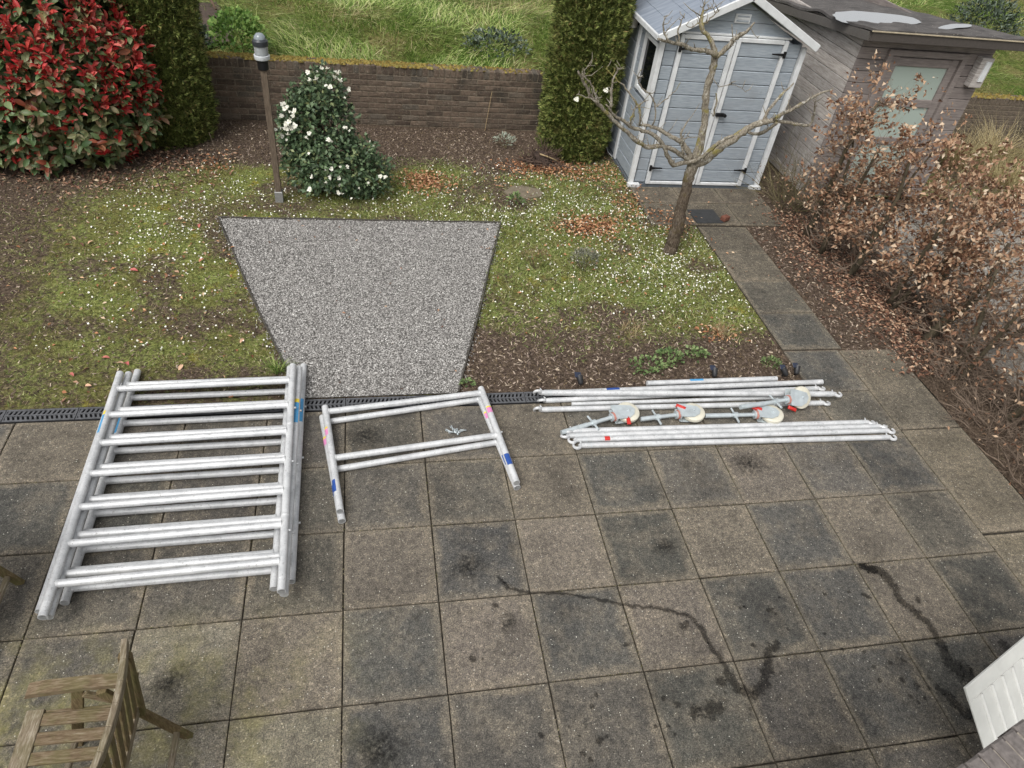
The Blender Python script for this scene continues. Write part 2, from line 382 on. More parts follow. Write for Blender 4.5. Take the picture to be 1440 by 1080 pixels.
def put_slab(me, x, y, col, z=0.0):
    o = inst('paving_slab', me, terrace, Matrix.Translation((x, y, z+rs.uniform(-.002, .001))) @ Matrix.Rotation(rs.uniform(-.004, .004), 4, 'Z'))
    k = rs.uniform(.92, 1.08); o.color = (col[0]*k, col[1]*k, col[2]*k*rs.uniform(.95, 1.03), 1)
for j in range(-4, 3):
    for i in range(-5, 8):
        put_slab(SLABS[rs.randrange(5)], i*.6+.3, j*.6+.3, TONE.get(j, {}).get(i, rs.choice((DK, DB, BR, GR))))
side = slab_mesh(.61, .592, .05, 21)
SIDEC = [S(96, 90, 79), S(92, 86, 75), S(88, 83, 74), S(94, 88, 78), S(90, 86, 76)]
sidelong = slab_mesh(.61, 1.10, .05, 22)
put_slab(sidelong, 5.11, 1.84, S(90, 85, 75)); put_slab(sidelong, 5.11, .72, S(94, 88, 77))
for k in range(4): put_slab(side, 5.11, -.15-.6*k, SIDEC[k])
put_slab(slab_mesh(.592, .60, .05, 23), 4.5, 2.10, S(84, 83, 80))
# garden path up to the shed
pb = MB(); pb.add([(4.2, 2.42, -.0075), (4.86, 2.42, -.0075), (4.86, 4.85, -.0075), (4.2, 4.85, -.0075)], [(0, 1, 2, 3)])
pb.add([(3.62, 4.86, -.007), (5.44, 4.86, -.007), (5.44, 5.86, -.007), (3.62, 5.86, -.007)], [(0, 1, 2, 3)])
path = tag(pb.build('path', M['joint']), kind='structure')
def put_path(me, x, y, col):
    o = inst('paving_slab', me, path, Matrix.Translation((x, y, .004+rs.uniform(-.002, .002))) @ Matrix.Rotation(rs.uniform(-.006, .006), 4, 'Z')); o.color = col
for k in range(4): put_path(slab_mesh(.64, .592, .05, 31+k), 4.53, 2.72+.6*k, [S(80, 79, 75), S(86, 83, 76), S(92, 87, 78), S(90, 85, 76)][k])
for k in range(3):
    put_path(slab_mesh(.592, .425, .05, 41+k), 3.93+.6*k, 5.64, S(88, 82, 73)); put_path(slab_mesh(.592, .55, .05, 44+k), 3.93+.6*k, 5.14, S(94, 88, 78))
# neighbour's paved yard beyond the hedge
nb = MB(); nb.add([(6.36, -1.5, -.03), (12.5, -1.5, -.03), (12.5, 5.7, -.03), (6.36, 5.7, -.03)], [(0, 1, 2, 3)])
nyard = tag(nb.build('neighbour_yard', M['joint']), kind='structure')
nmesh = slab_mesh(.494, .494, .04, 51)
for i in range(8):
    for j in range(11):
        o = inst('paving_slab', nmesh, nyard, Matrix.Translation((6.62+.5*i, .2+.5*j, -.008+rs.uniform(-.002, .002)))); g = rs.uniform(124, 148); o.color = S(g, g-3, g-8)
def zng(X, Y): return -.02+.03*fbm(X, Y, 2, 91)
grid_obj('neighbour_ground', 6.36, 18, 5.72, 7.6, .15, zng, M['garden'], lambda X, Y: .75*fbm(X, Y, 1.2, 55)+.15)
grid_obj('hedge_bed', 5.43, 6.37, -2.6, 1.95, .08, lambda X, Y: -.02+.03*fbm(X, Y, 2.5, 93), M['garden'], lambda X, Y: .12*fbm(X, Y, 1.2, 56))

# ------------------------------------------------------------------ gravel bed
gb = MB(); gb.add([(x, y, .004) for x, y in reversed(GRAVEL)], [tuple(range(6))])
gravel = tag(gb.build('gravel_bed', simple('gravel_sand', S(92, 89, 86), .95, 0, .3, 80, .4)), kind='structure')
rng = np.random.default_rng(8)
OCT = [(np.array([(1, 0, 0), (-.8, .2, .1), (.1, .9, 0), (-.1, -.9, .05), (0, 0, .6), (0, 0, -.6)]), [(0, 2, 4), (2, 1, 4), (1, 3, 4), (3, 0, 4)]),
       (np.array([(1, .3, -.1), (-1, 0, .2), (-.1, .8, 0), (.2, -1, .05), (.3, .1, .7), (0, 0, -.6)]), [(0, 2, 4), (2, 1, 4), (1, 3, 4), (3, 0, 4)])]
for q in range(2):
    n = 62000; P = np.stack([rng.uniform(-1.36, 1.73, n), rng.uniform(1.955, 4.88, n), rng.uniform(.006, .014, n)], 1)
    P = P[in_poly(P[:, 0], P[:, 1], GRAVEL)]; n = len(P)
    a = rng.uniform(0, 6.28, n); ti = rng.normal(0, .3, (n, 3)); ti[:, 2] = 1
    Rm = rot_frames(np.stack([np.cos(a), np.sin(a), rng.normal(0, .25, n)], 1), ti)
    sc = rng.uniform(.0042, .0098, (n, 1))*np.array([[1, 1, .62]])*rng.uniform(.75, 1.25, (n, 3))
    o = scatter('gravel_stones', OCT[q], P, Rm, sc, M['gravel'], gravel); tag(o, kind='stuff')
# edging around the gravel
def strip(pts, z0, z1, t):
    b = MB()
    for (a, c) in zip(pts[:-1], pts[1:]): b.beam((*a, (z0+z1)/2), (*c, (z0+z1)/2), t, z1-z0, (0, 0, 1), .001)
    return b
def wig(pts, n, amp, seed):
    r = random.Random(seed); out = []
    for (a, c) in zip(pts[:-1], pts[1:]):
        for k in range(n): t = k/n; out.append((a[0]+(c[0]-a[0])*t+r.uniform(-amp, amp), a[1]+(c[1]-a[1])*t+r.uniform(-amp, amp)))
    return out+[pts[-1]]
e = thing('gravel_edging', (0, 3.4, 0), 'thin dark edging strip around three sides of the grey gravel patch', 'edging')
strip(wig([(-1.37, 4.885), (1.74, 4.845)], 8, .008, 1), -.03, .024, .012).build('edging_strip', M['edging'], e)
strip(wig([(-1.372, 4.87), (-.865, 3.35), (-.365, 1.96)], 5, .006, 2), -.03, .026, .012).build('edging_strip', M['edging'], e)
strip(wig([(1.742, 4.83), (1.315, 3.30), (.937, 1.96)], 5, .006, 3), -.03, .028, .012).build('edging_strip', M['edging'], e)

# ------------------------------------------------------------------ channel drain
dr = thing('channel_drain', (0, 1.875, 0), 'long dark slotted channel drain between the paving and the garden', 'drain')
b = MB(); b.box((-.25, 1.875, -.06), (8.5, .136, .03)); b.box((-.25, 1.811, -.03), (8.5, .008, .06)); b.box((-.25, 1.941, -.03), (8.5, .008, .06)); b.build('channel', M['black_plastic'], dr)
g = MB()
for y in (-.056, 0, .056): g.box((0, y, -.006), (.494, .014 if y else .012, .012))
for x in (-.243, .243): g.box((x, 0, -.0065), (.008, .12, .011))
for k in range(15):
    for sy in (-1, 1):
        x = -.231+k*.033; g.beam((x-.004, sy*.0065, -.008), (x+.010, sy*.049, -.008), .016, .010, (0, 0, 1), .001)
gm = g.build('grate', M['drain'], None).data
bpy.data.objects.remove(bpy.data.objects['grate'])
for k in range(17): inst('grate', gm, dr, Matrix.Translation((-4.25+.5*k, 0, 0.004)))

# ------------------------------------------------------------------ wet stains on the paving
def m_wet():
    m, nt, b = newmat('wet_concrete'); e = attr(nt, 'edge'); p = pos(nt)
    k = mth(nt, 'ADD', e, mth(nt, 'MULTIPLY', mth(nt, 'SUBTRACT', noise(nt, p, 40, 7, .85), .5), 3.2))
    a = sm(nt, k, .22, .48)
    t0 = nd(nt, 'ShaderNodeBsdfTransparent'); t1 = nd(nt, 'ShaderNodeBsdfTransparent', {'Color': (.57, .565, .56, 1)})
    gl = nd(nt, 'ShaderNodeBsdfGlossy', {'Roughness': .35, 'Color': (.6, .6, .6, 1)}); w1 = nd(nt, 'ShaderNodeMixShader', {0: .025, 1: t1.outputs[0], 2: gl.outputs[0]})
    mx = nd(nt, 'ShaderNodeMixShader', {0: a, 1: t0.outputs[0], 2: w1.outputs[0]})
    nt.links.new(mx.outputs[0], nt.nodes['Material Output'].inputs[0]); return m
M['wet'] = m_wet()
def wet_obj(name, ribbons, blobs, label, z):
    V, F, E = [], [], []
    rw = random.Random(len(ribbons)+7)
    for pts, wd in ribbons:
        q2, w2 = [], []
        for k in range(len(pts)-1):
            for s_ in range(5):
                t = s_/5; q2.append((pts[k][0]*(1-t)+pts[k+1][0]*t+rw.gauss(0, .006), pts[k][1]*(1-t)+pts[k+1][1]*t+rw.gauss(0, .006))); w2.append((wd[k]*(1-t)+wd[k+1]*t)*rw.uniform(.7, 1.25))
        pts, wd = q2+[pts[-1]], w2+[wd[-1]]
        n = len(pts); b0 = len(V)
        for k in range(n):
            a, c = Vector(pts[max(k-1, 0)]), Vector(pts[min(k+1, n-1)]); d = (c-a).normalized(); nrm = Vector((-d.y, d.x)); wk = wd[k] if hasattr(wd, '__len__') else wd
            for s_, ed in ((-1, 0), (0, 1), (1, 0)): q = Vector(pts[k])+nrm*s_*wk; V.append((q.x, q.y, z)); E.append(ed if 0 < k < n-1 else ed*.5)
        for k in range(n-1):
            for s_ in (0, 1): F.append((b0+k*3+s_, b0+k*3+s_+1, b0+k*3+4+s_, b0+k*3+3+s_))
    for i, (x, y, r, asp, an) in enumerate(blobs):
        b0 = len(V); V.append((x, y, z+.0002*(1+i % 4))); E.append(1.0)
        for j in range(14):
            t = j/14*6.2832; px, py = r*math.cos(t), r*asp*math.sin(t); V.append((x+px*math.cos(an)-py*math.sin(an), y+px*math.sin(an)+py*math.cos(an), z+.0002*(1+i % 4))); E.append(0)
        for j in range(14): F.append((b0, b0+1+j, b0+1+(j+1) % 14))
    me = bpy.data.meshes.new(name); me.from_pydata(V, [], F); me.update(); at = me.attributes.new('edge', 'FLOAT', 'POINT'); at.data.foreach_set('value', E)
    me.materials.append(M['wet']); o = bpy.data.objects.new(name, me); COL.objects.link(o); return tag(o, label, 'water stain', kind='stuff')
wet_obj('water_stain', [([(3.622, -.025), (3.753, -.064), (3.782, -.128), (3.79, -.223), (3.778, -.322), (3.827, -.4), (3.86, -.475), (3.877, -.57), (3.864, -.659), (3.851, -.745), (3.883, -.835), (3.956, -.885)], [.045, .06, .058, .05, .045, .046, .042, .038, .045, .075, .11, .10]),
    ([(3.647, -.904), (3.692, -.95), (3.704, -1.018), (3.736, -1.1), (3.788, -1.131)], [.03, .045, .045, .055, .06])],
    [(3.68, -.045, .10, .55, -.3), (4.32, -.71, .07, .7, 2.0), (3.909, -.327, .045, .6, 1.2), (3.544, -.257, .05, .5, -.6), (3.884, -.676, .03, 1, 0)], 'dark wet trail running towards the white board panel', .0032)
r9 = random.Random(9)
bl = [(3.243, -.21), (3.43, -.212), (3.302, -.741), (3.293, -.83), (3.433, -.727), (3.445, -.84), (3.437, -.947), (3.468, -.99), (3.526, -.971), (3.157, -.61), (3.293, -.64), (3.519, -.89), (3.535, -.724), (3.596, -.912),
      (1.469, -.71), (1.429, -.773), (1.737, -.42), (.957, -.065), (.767, -.408), (.826, -.415), (1.313, -1.021), (1.467, -.944), (1.767, -.926), (1.844, -.935), (1.097, -.889), (2.627, -.248), (2.788, -.289), (.192, -.616), (2.569, -.511), (2.822, -.317), (1.868, -.776), (1.867, -.984), (1.341, -1.059), (1.422, -.965)]
for k in range(34): bl.append((r9.uniform(1.2, 4.0), r9.uniform(-1.4, -.15)))
wet_obj('water_stain', [], [(x, y, r9.uniform(.016, .036) if k < 34 else r9.uniform(.008, .02), r9.uniform(.7, 1), r9.uniform(0, 3)) for k, (x, y) in enumerate(bl)], 'scattered dark water drips dotted over the paving slabs', .0045)
wet_obj('water_stain', [([(1.009, .135), (1.03, .09), (1.063, .056), (1.13, .02), (1.206, 0), (1.38, -.017), (1.5, -.05), (1.61, -.084), (1.796, -.144), (1.9, -.17), (2.028, -.199), (2.192, -.256), (2.24, -.30), (2.268, -.358), (2.284, -.49), (2.31, -.591), (2.344, -.772), (2.436, -.833), (2.51, -.77), (2.575, -.696), (2.643, -.574), (2.753, -.513)], [.024, .024, .022, .016, .018, .015, .013, .016, .018, .016, .018, .022, .022, .026, .024, .026, .05, .055, .045, .05, .045, .04])],
    [(2.163, -.335, .06, .65, .4), (2.15, -.87, .13, .6, .3), (2.03, -.87, .07, .6, 1), (1.944, -.824, .04, .7, 0), (2.26, -.72, .05, 1, 0)], 'thin curved wet line arcing across the middle of the paving', .0062)
def m_soot():
    m, nt, b = newmat('lichen_soot'); e = attr(nt, 'edge'); p = pos(nt)
    k = mth(nt, 'MULTIPLY', e, sm(nt, noise(nt, p, 40, 6, .75), .35, .62))
    t0 = nd(nt, 'ShaderNodeBsdfTransparent'); t1 = nd(nt, 'ShaderNodeBsdfDiffuse', {'Color': S(34, 34, 34)})
    mx = nd(nt, 'ShaderNodeMixShader', {0: mth(nt, 'MULTIPLY', k, .8), 1: t0.outputs[0], 2: t1.outputs[0]})
    nt.links.new(mx.outputs[0], nt.nodes['Material Output'].inputs[0]); return m
M['wet2'] = M['wet']; M['wet'] = m_soot()
o = wet_obj('dark_lichen', [], [(.825, .242, .17, .8, .5), (2.234, .271, .13, .6, .2), (.203, -.857, .2, .9, 1), (1.022, -.198, .1, .7, 1), (-.95, -.35, .16, .7, .8), (3.2, 1.0, .2, .8, 0), (.15, 1.5, .2, .8, 0)], 'sooty dark lichen blotches on the concrete slabs', .0052); o['category'] = 'lichen'

# ------------------------------------------------------------------ brick garden wall
def m_brick():
    m, nt, b = newmat('old_brick'); p = pos(nt); r = nd(nt, 'ShaderNodeObjectInfo').outputs['Random']; n = noise(nt, p, 24, 6, .7); n2 = noise(nt, p, 2.0, 4, .6)
    c = ramp(nt, r, [(0, S(78, 68, 60)), (.35, S(94, 82, 72)), (.7, S(108, 94, 82)), (1, S(90, 84, 76))])
    c = mixc(nt, .85, c, ramp(nt, n, [(.3, (.5, .5, .5)), (.5, (1, 1, 1)), (.72, (1.45, 1.4, 1.3))]), 'MULTIPLY')
    c = mixc(nt, sm(nt, n2, .5, .7), c, S(60, 56, 50)); v = sm(nt, noise(nt, p, 60, 3, .7), .60, .70)
    c = mixc(nt, mth(nt, 'MULTIPLY', v, .7), c, S(156, 148, 134))
    setb(nt, b, Base_Color=c, Roughness=.95, Specular_IOR_Level=.2); bump(nt, b, n, .7, .01); return m
M['brick'] = m_brick(); M['mortar'] = simple('mortar', S(112, 102, 88), 1, 0, .4, 30, .5)
M['mossy'] = leafmat('wall_moss', [(0, S(82, 73, 38)), (.4, S(120, 102, 52)), (.75, S(144, 128, 72)), (1, S(110, 110, 66))], .95, .1)
brick_me = []
for k in range(4):
    rb = random.Random(k); bm = MB(); bm.bevbox((0, 0, 0), (.216, .10, .063), .005)
    me = bm.build('brick', M['brick']); d = me.data; bpy.data.objects.remove(me)
    for v in d.vertices: v.co += Vector((rb.uniform(-.002, .002), rb.uniform(-.003, .003), rb.uniform(-.002, .002)))
    brick_me.append(d)
CAPM = MB(); CAPM.bevbox((0, 0, 0), (.062, .205, .105), .005); t = CAPM.build('brick', M['brick']); cap_me = t.data; bpy.data.objects.remove(t)
def brick_wall(name, x0, x1, label, vis, top=.80):
    wl = thing(name, ((x0+x1)/2, 7.7, 0), label, 'wall')
    b = MB(); b.box(((x0+x1)/2, 7.7, top/2-.06), (x1-x0, .196, top+.10)); b.build('mortar_bed', M['mortar'], wl)
    rest = MB(); cnt = 0; rr = random.Random(int(x0*10)+7)
    z = -.0; row = 0
    while z+.07 < top-.105:
        x = x0-(0 if row % 2 else .115)
        while x < x1-.1:
            cx = x+.115
            if vis[0] < cx < vis[1]:
                inst('brick', brick_me[rr.randrange(4)], wl, Matrix.Translation((cx-(x0+x1)/2, -.056+rr.uniform(-.003, .002), z+.036)) @ Matrix.Rotation(rr.uniform(-.01, .01), 4, 'Y')); cnt += 1
            elif cx > x0+.1: rest.bevbox((cx, 7.7-.054, z+.036), (.216, .10, .063), .004)
            x += .23
        z += .0765; row += 1
    x = x0+.04
    while x < x1:
        if vis[0] < x < vis[1] and cnt < 296:
            inst('brick', cap_me, wl, Matrix.Translation((x-(x0+x1)/2, -.004+rr.uniform(-.003, .003), top-.053+rr.uniform(-.003, .003)))); cnt += 1
        else: rest.bevbox((x, 7.697, top-.053), (.062, .205, .105), .004)
        x += .077
    if rest.v: tag(rest.build('far_bricks', M['brick'], wl), kind='stuff')
    return wl
wl = brick_wall('brick_wall', -8, 5.9, 'low dark brick wall with mossy top behind the garden', (-1.98, 2.75))
wr = brick_wall('brick_wall', 8.35, 16, 'low brick wall right of the wooden cabin behind dry grass', (8.3, 8.3), .80)
rng = np.random.default_rng(12)
DOME = (np.array([(1, 0, 0), (.3, .95, 0), (-.8, .6, 0), (-.8, -.6, 0), (.3, -.95, 0), (.5, 0, .55), (-.25, .5, .5), (-.3, -.5, .55), (0, 0, .8)]),
        [(0, 1, 5), (1, 6, 5), (1, 2, 6), (2, 3, 7, 6), (3, 4, 7), (4, 5, 7), (4, 0, 5), (5, 6, 8), (6, 7, 8), (7, 5, 8)])
def moss_on(wall, x0, x1, n, fade, z=.795):
    x = rng.uniform(x0, x1, n); y = 7.7+rng.normal(0, .055, n).clip(-.105, .105)
    keep = (rng.uniform(0, 1, n) < fade(x))&(fbm(x, y*3, 5, 3) > .36); x, y = x[keep], y[keep]; k = len(x)
    a = rng.uniform(0, 6.28, k); Rm = rot_frames(np.stack([np.cos(a), np.sin(a), 0*a], 1), np.tile([0, 0, 1.], (k, 1))+rng.normal(0, .15, (k, 3)))
    s_ = rng.uniform(.009, .026, k); tag(scatter('moss', DOME, np.stack([x, y, np.full(k, z)], 1), Rm, np.stack([s_, s_, s_*1.1], 1), M['mossy'], wall, smooth=True), kind='stuff')
moss_on(wl, -6, 3, 8500, lambda x: np.where(x < 1.0, 1, np.exp(-(x-1.0)*1.5)))
moss_on(wr, 8.4, 12, 2500, lambda x: np.where(x < 10, .9, .5))

# ------------------------------------------------------------------ grey plastic shed
def m_resin():
    m, nt, b = newmat('blue_grey_resin'); oc = pos(nt)
    g = noise(nt, stretch(nt, oc, (3, 3, 60)), 2.2, 5, .65); n = noise(nt, oc, 3, 3)
    c = ramp(nt, g, [(.3, S(126, 134, 141)), (.5, S(148, 156, 164)), (.72, S(168, 175, 181))]); c = mixc(nt, sm(nt, n, .5, .75), c, S(142, 148, 154))
    c = mixc(nt, mth(nt, 'MULTIPLY', sm(nt, noise(nt, oc, 9, 6, .75), .58, .8), .35), c, S(96, 98, 92))
    setb(nt, b, Base_Color=c, Roughness=.6, Specular_IOR_Level=.3); bump(nt, b, g, .25, .004); return m
M['resin'] = m_resin(); M['white_trim'] = simple('white_resin', S(206, 208, 209), .55, 0, .12, 9, .03); M['iron'] = simple('black_iron', S(24, 24, 26), .5, .3, .2, 40)
def m_shedroof():
    m, nt, b = newmat('shed_roof_resin'); p = pos(nt); n = noise(nt, stretch(nt, p, (1, 6, 1)), 3, 5, .6)
    setb(nt, b, Base_Color=ramp(nt, n, [(.3, S(112, 121, 134)), (.7, S(142, 150, 162))]), Roughness=.5); return m
M['shed_roof'] = m_shedroof(); M['dark_glass'] = simple('dark_glass', S(22, 24, 26), .08, 0, .1, 5, 0)
X0, X1, YF, YB = 3.645, 5.455, 5.885, 7.45
XM = (X0+X1)/2
sh = thing('garden_shed', (XM, (YF+YB)/2, 0), 'blue-grey plastic garden shed with white trim and double doors', 'shed')
b = MB(); b.prism([(X0+.03, 0.02), (X1-.03, 0.02), (X1-.03, 1.80), (XM, 2.20), (X0+.03, 1.80)], -(YB-.03), -(YF+.03), Matrix(((1, 0, 0), (0, 0, -1), (0, 1, 0))))
b.build('wall_core', M['resin'], sh)
b = MB(); b.box((XM, (YF+YB)/2, .012), (X1-X0+.02, YB-YF+.02, .045)); b.build('floor_base', simple('shed_base', S(92, 98, 104), .7), sh)
def board(xa, xb, za, zb, y, parent, dep=.022):
    q = MB(); q.bevbox(((xa+xb)/2, y, (za+zb)/2), (xb-xa, dep, zb-za), .007); return q.build('cladding_board', M['resin'], parent)
NB = 11; ph = (1.86-.05)/NB
for k in range(NB):
    z0 = .05+ph*k
    board(X0+.05, 3.835, z0+.003, z0+ph-.003, YF+.018, sh); board(5.225, X1-.05, z0+.003, z0+ph-.003, YF+.018, sh)
# gable boards
for k, (za, zb) in enumerate(((1.925, 2.055), (2.061, 2.19), (2.196, 2.27))):
    sl_ = (2.30-1.84)/(XM-X0); hw = (2.30-zb)/sl_-.03; hw2 = (2.30-za)/sl_-.03
    q = MB(); Mx = Matrix(((1, 0, 0), (0, 0, -1), (0, 1, 0))); q.prism([(XM-hw2, za), (XM+hw2, za), (XM+max(hw, .02), zb), (XM-max(hw, .02), zb)], -(YF+.03), -(YF+.008), Mx); q.build('gable_board', M['resin'], sh)
# left side wall boards, in two bays, with a window
for k in range(NB):
    z0 = .05+ph*k
    for ya, yb in ((YF+.07, 6.62), (6.70, YB-.06)):
        if ya < 6 and z0+ph > 1.10 and z0 < 1.74:
            segs = [(ya, 5.945), (6.415, yb)]
        else: segs = [(ya, yb)]
        for a, c in segs:
            if c-a < .02: continue
            q = MB(); q.bevbox((X0+.012, (a+c)/2, z0+ph/2), (.022, c-a, ph-.006), .007); q.build('cladding_board', M['resin'], sh)
for k in range(NB):
    z0 = .05+ph*k; q = MB(); q.bevbox((X1-.012, (YF+YB)/2, z0+ph/2), (.022, YB-YF-.14, ph-.006), .007); q.build('cladding_board', M['resin'], sh)
b = MB(); b.bevbox((X0, YF+.005, .93), (.056, .056, 1.80), .008); b.build('corner_trim', M['white_trim'], sh)
b = MB(); b.bevbox((X1, YF+.005, .93), (.056, .056, 1.80), .008); b.build('corner_trim', M['white_trim'], sh)
b = MB(); b.bevbox((X0-.004, 6.66, .93), (.03, .07, 1.80), .006); b.build('corner_trim', M['white_trim'], sh)
for xx in (X0+.03, X1-.03):
    b = MB(); b.bevbox((xx, YF-.035, .03), (.16, .06, .055), .008); b.build('corner_foot', M['white_trim'], sh)
    for q_ in (-.03, .03):
        c_ = MB(); c_.lathe([(.008, 0), (.008, .004)], (xx+q_, YF-.066, .03), 8, Matrix.Rotation(math.pi/2, 3, 'X')); c_.build('foot_hole', M['iron'], sh)
# window
wn_ = MB(); wy0, wy1, wz0, wz1 = 5.955, 6.40, 1.12, 1.73
for y_, z_, dy, dz in (((wy0+wy1)/2, wz0, wy1-wy0, .05), ((wy0+wy1)/2, wz1, wy1-wy0, .05), (wy0, (wz0+wz1)/2, .05, wz1-wz0+.05), (wy1, (wz0+wz1)/2, .05, wz1-wz0+.05)):
    wn_.bevbox((X0-.004, y_, z_), (.044 if dz > .1 else .040, dy, dz), .006)
wf = wn_.build('window', M['white_trim'], sh)
q = MB(); q.box((X0+.004, (wy0+wy1)/2, (wz0+wz1)/2), (.008, wy1-wy0-.04, wz1-wz0-.04)); q.build('pane', M['dark_glass'], wf)
# doors
def door(xa, xb, hinge_left):
    d = bpy.data.objects.new('door', None); COL.objects.link(d); d.parent = sh; d.location = Vector(((xa+xb)/2, YF, .04))-sh.location
    fr = MB()
    for x_, dx in ((xa+.03, .05), (xb-.03, .05)): fr.bevbox((x_, YF-.014, .97), (dx, .034, 1.86), .010)
    fr.bevbox(((xa+xb)/2, YF-.012, 1.875), (xb-xa-.12, .028, .05), .006); fr.bevbox(((xa+xb)/2, YF-.012, .06), (xb-xa-.12, .028, .04), .006)
    fr.build('door_frame', M['white_trim'], d)
    for k in range(NB):
        z0 = .085+k*(1.845-.085)/NB; z1 = .085+(k+1)*(1.845-.085)/NB
        board(xa+.062, xb-.062, z0+.003, z1-.003, YF+.004, d)
    for hz in (.27, 1.745):
        h = MB(); hx = xa+.02 if hinge_left else xb-.02; sg = 1 if hinge_left else -1
        h.bevbox((hx, YF-.04, hz), (.03, .022, .075), .003); h.prism([(0, -.016), (sg*.16, -.006), (sg*.16, .006), (0, .016)] if sg > 0 else [(0, .016), (sg*.16, .006), (sg*.16, -.006), (0, -.016)], .0, .012, Matrix(((1, 0, 0), (0, 0, -1), (0, 1, 0))), (hx, YF-.032, hz))
        h.build('hinge', M['iron'], d)
    return d
door(3.84, 4.543, True); dR = door(4.547, 5.22, False)
b = MB(); b.bevbox((4.60, YF-.045, 1.0), (.11, .03, .045), .006); b.lathe([(.02, 0), (.022, .02), (.02, .04)], (4.655, YF-.045, 1.0), 12, Matrix.Rotation(math.pi/2, 3, 'X')); b.build('handle', M['iron'], dR)
b = MB(); b.bevbox((4.53, YF-.004, 1.918), (1.43, .03, .024), .004); b.build('door_lintel', M['white_trim'], sh)
# gable vent
v_ = MB(); v_.bevbox((4.548, YF+.0, 2.10), (.19, .02, .10), .004)
vb = v_.build('gable_vent', M['white_trim'], sh)
for k in range(3): q = MB(); q.box((4.548, YF-.014, 2.075+.025*k), (.15, .008, .012)); q.build('vent_slat', M['white_trim'] if k % 2 else M['resin'], vb)
# roof: two pitched sheets with barge boards
for sg in (-1, 1):
    ex = XM+sg*(XM-X0+.10); ez = 1.84-.10*(.46/.905)+.06; az = 2.345
    q = MB(); L = Vector((ex-XM, 0, ez-az)); nrm = Vector((-L.z*sg, 0, abs(L.x))).normalized()*.03
    p_ = [Vector((XM, 0, az)), Vector((ex, 0, ez)), Vector((ex, 0, ez))+nrm, Vector((XM, 0, az))+nrm]
    V = [Vector((a.x, y, a.z)) for y in (YF-.10, YB+.08) for a in p_]
    q.add(V, [(0, 1, 2, 3), (7, 6, 5, 4), (0, 4, 5, 1), (1, 5, 6, 2), (2, 6, 7, 3), (3, 7, 4, 0)]); rf = q.build('roof', M['shed_roof'], sh)
    for k in range(1, 5):
        f = k/5; q = MB(); a = Vector((XM, 0, az))*(1-f)+Vector((ex, 0, ez))*f+nrm*1.05; q.tube([(a.x, YF-.08, a.z), (a.x, YB+.06, a.z)], .003, 6); q.build('roof_rib', M['shed_roof'], rf)
    q = MB(); q.beam((XM-sg*.0, YF-.115, az+.012), (ex, YF-.115, ez+.012), .028, .085, (0, 0, 1), .006); q.build('barge_board', M['white_trim'], sh)
    q = MB(); q.bevbox((ex+sg*.008, (YF+YB)/2-.01, ez+.014), (.03, YB-YF+.19, .062), .006); q.build('eave_trim', M['white_trim'], sh)
fl = thing('wall_lamp', (3.56, 6.80, 1.70), 'pale grey drum floodlight fixed high on the side of the shed', 'lamp')
b = MB(); b.lathe([(.06, 0), (.085, .005), (.085, .11), (.07, .118)], (3.545, 6.80, 1.70), 20); b.build('lamp_body', simple('lamp_grey', S(168, 166, 158), .5), fl, SA)
b = MB(); b.box((3.625, 6.80, 1.76), (.05, .06, .07)); b.build('bracket', M['iron'], fl)
eb = thing('outdoor_socket', (3.60, 6.98, .28), 'small grey outdoor socket box low on the shed side', 'socket')
b = MB(); b.bevbox((3.60, 6.98, .33), (.07, .10, .11), .008); b.build('socket_box', simple('socket_grey', S(176, 178, 178), .5), eb)
b = MB(); b.bevbox((3.585, 6.98, .395), (.10, .12, .02), .004); b.build('socket_lid', simple('socket_lid_grey', S(206, 208, 208), .5), eb)
b = MB(); b.tube([(3.59, 6.97, .28), (3.575, 6.94, .12), (3.60, 6.84, .03), (3.64, 6.74, .01)], .006, 6); b.build('cable', M['white_trim'], eb, True)

# ------------------------------------------------------------------ neighbour's wooden cabin
def m_plank(name, c0, c1, c2, ax):
    m, nt, b = newmat(name); p = pos(nt); r = nd(nt, 'ShaderNodeObjectInfo').outputs['Random']
    g = noise(nt, stretch(nt, p, ax), 3, 6, .7); n = noise(nt, p, 3.5, 4, .65)
    c = ramp(nt, g, [(.28, c0), (.5, c1), (.75, c2)]); c = mixc(nt, .8, c, ramp(nt, r, [(0, (.82, .82, .82)), (1, (1.15, 1.13, 1.1))]), 'MULTIPLY')
    c = mixc(nt, mth(nt, 'MULTIPLY', sm(nt, n, .48, .75), .5), c, c2); setb(nt, b, Base_Color=c, Roughness=.85, Specular_IOR_Level=.2); bump(nt, b, g, .4, .006); return m
M['plank_front'] = m_plank('painted_plank', S(98, 91, 89), S(126, 118, 115), S(148, 140, 136), (2, 2, 30))
M['plank_side'] = m_plank('weathered_plank', S(128, 122, 118), S(166, 160, 156), S(204, 200, 196), (2, 2, 26))
CX0, CX1, CYF, CYB = 6.09, 7.93, 5.72, 8.7
cb = thing('wooden_cabin', ((CX0+CX1)/2, 7.2, 0), "neighbour's mauve-grey wooden cabin with felt roof and glazed door", 'cabin')
def roofz(y): return 2.195-(y-5.45)*.118
b = MB(); b.prism([(CYF+.03, -.02), (CYB, -.02), (CYB, roofz(CYB)-.09), (CYF+.03, roofz(CYF)-.09)], CX0+.03, CX1-.03, Matrix(((0, 0, 1), (1, 0, 0), (0, 1, 0)))); b.build('wall_core', M['plank_side'], cb)
nrow = 15; hh = 2.07/nrow
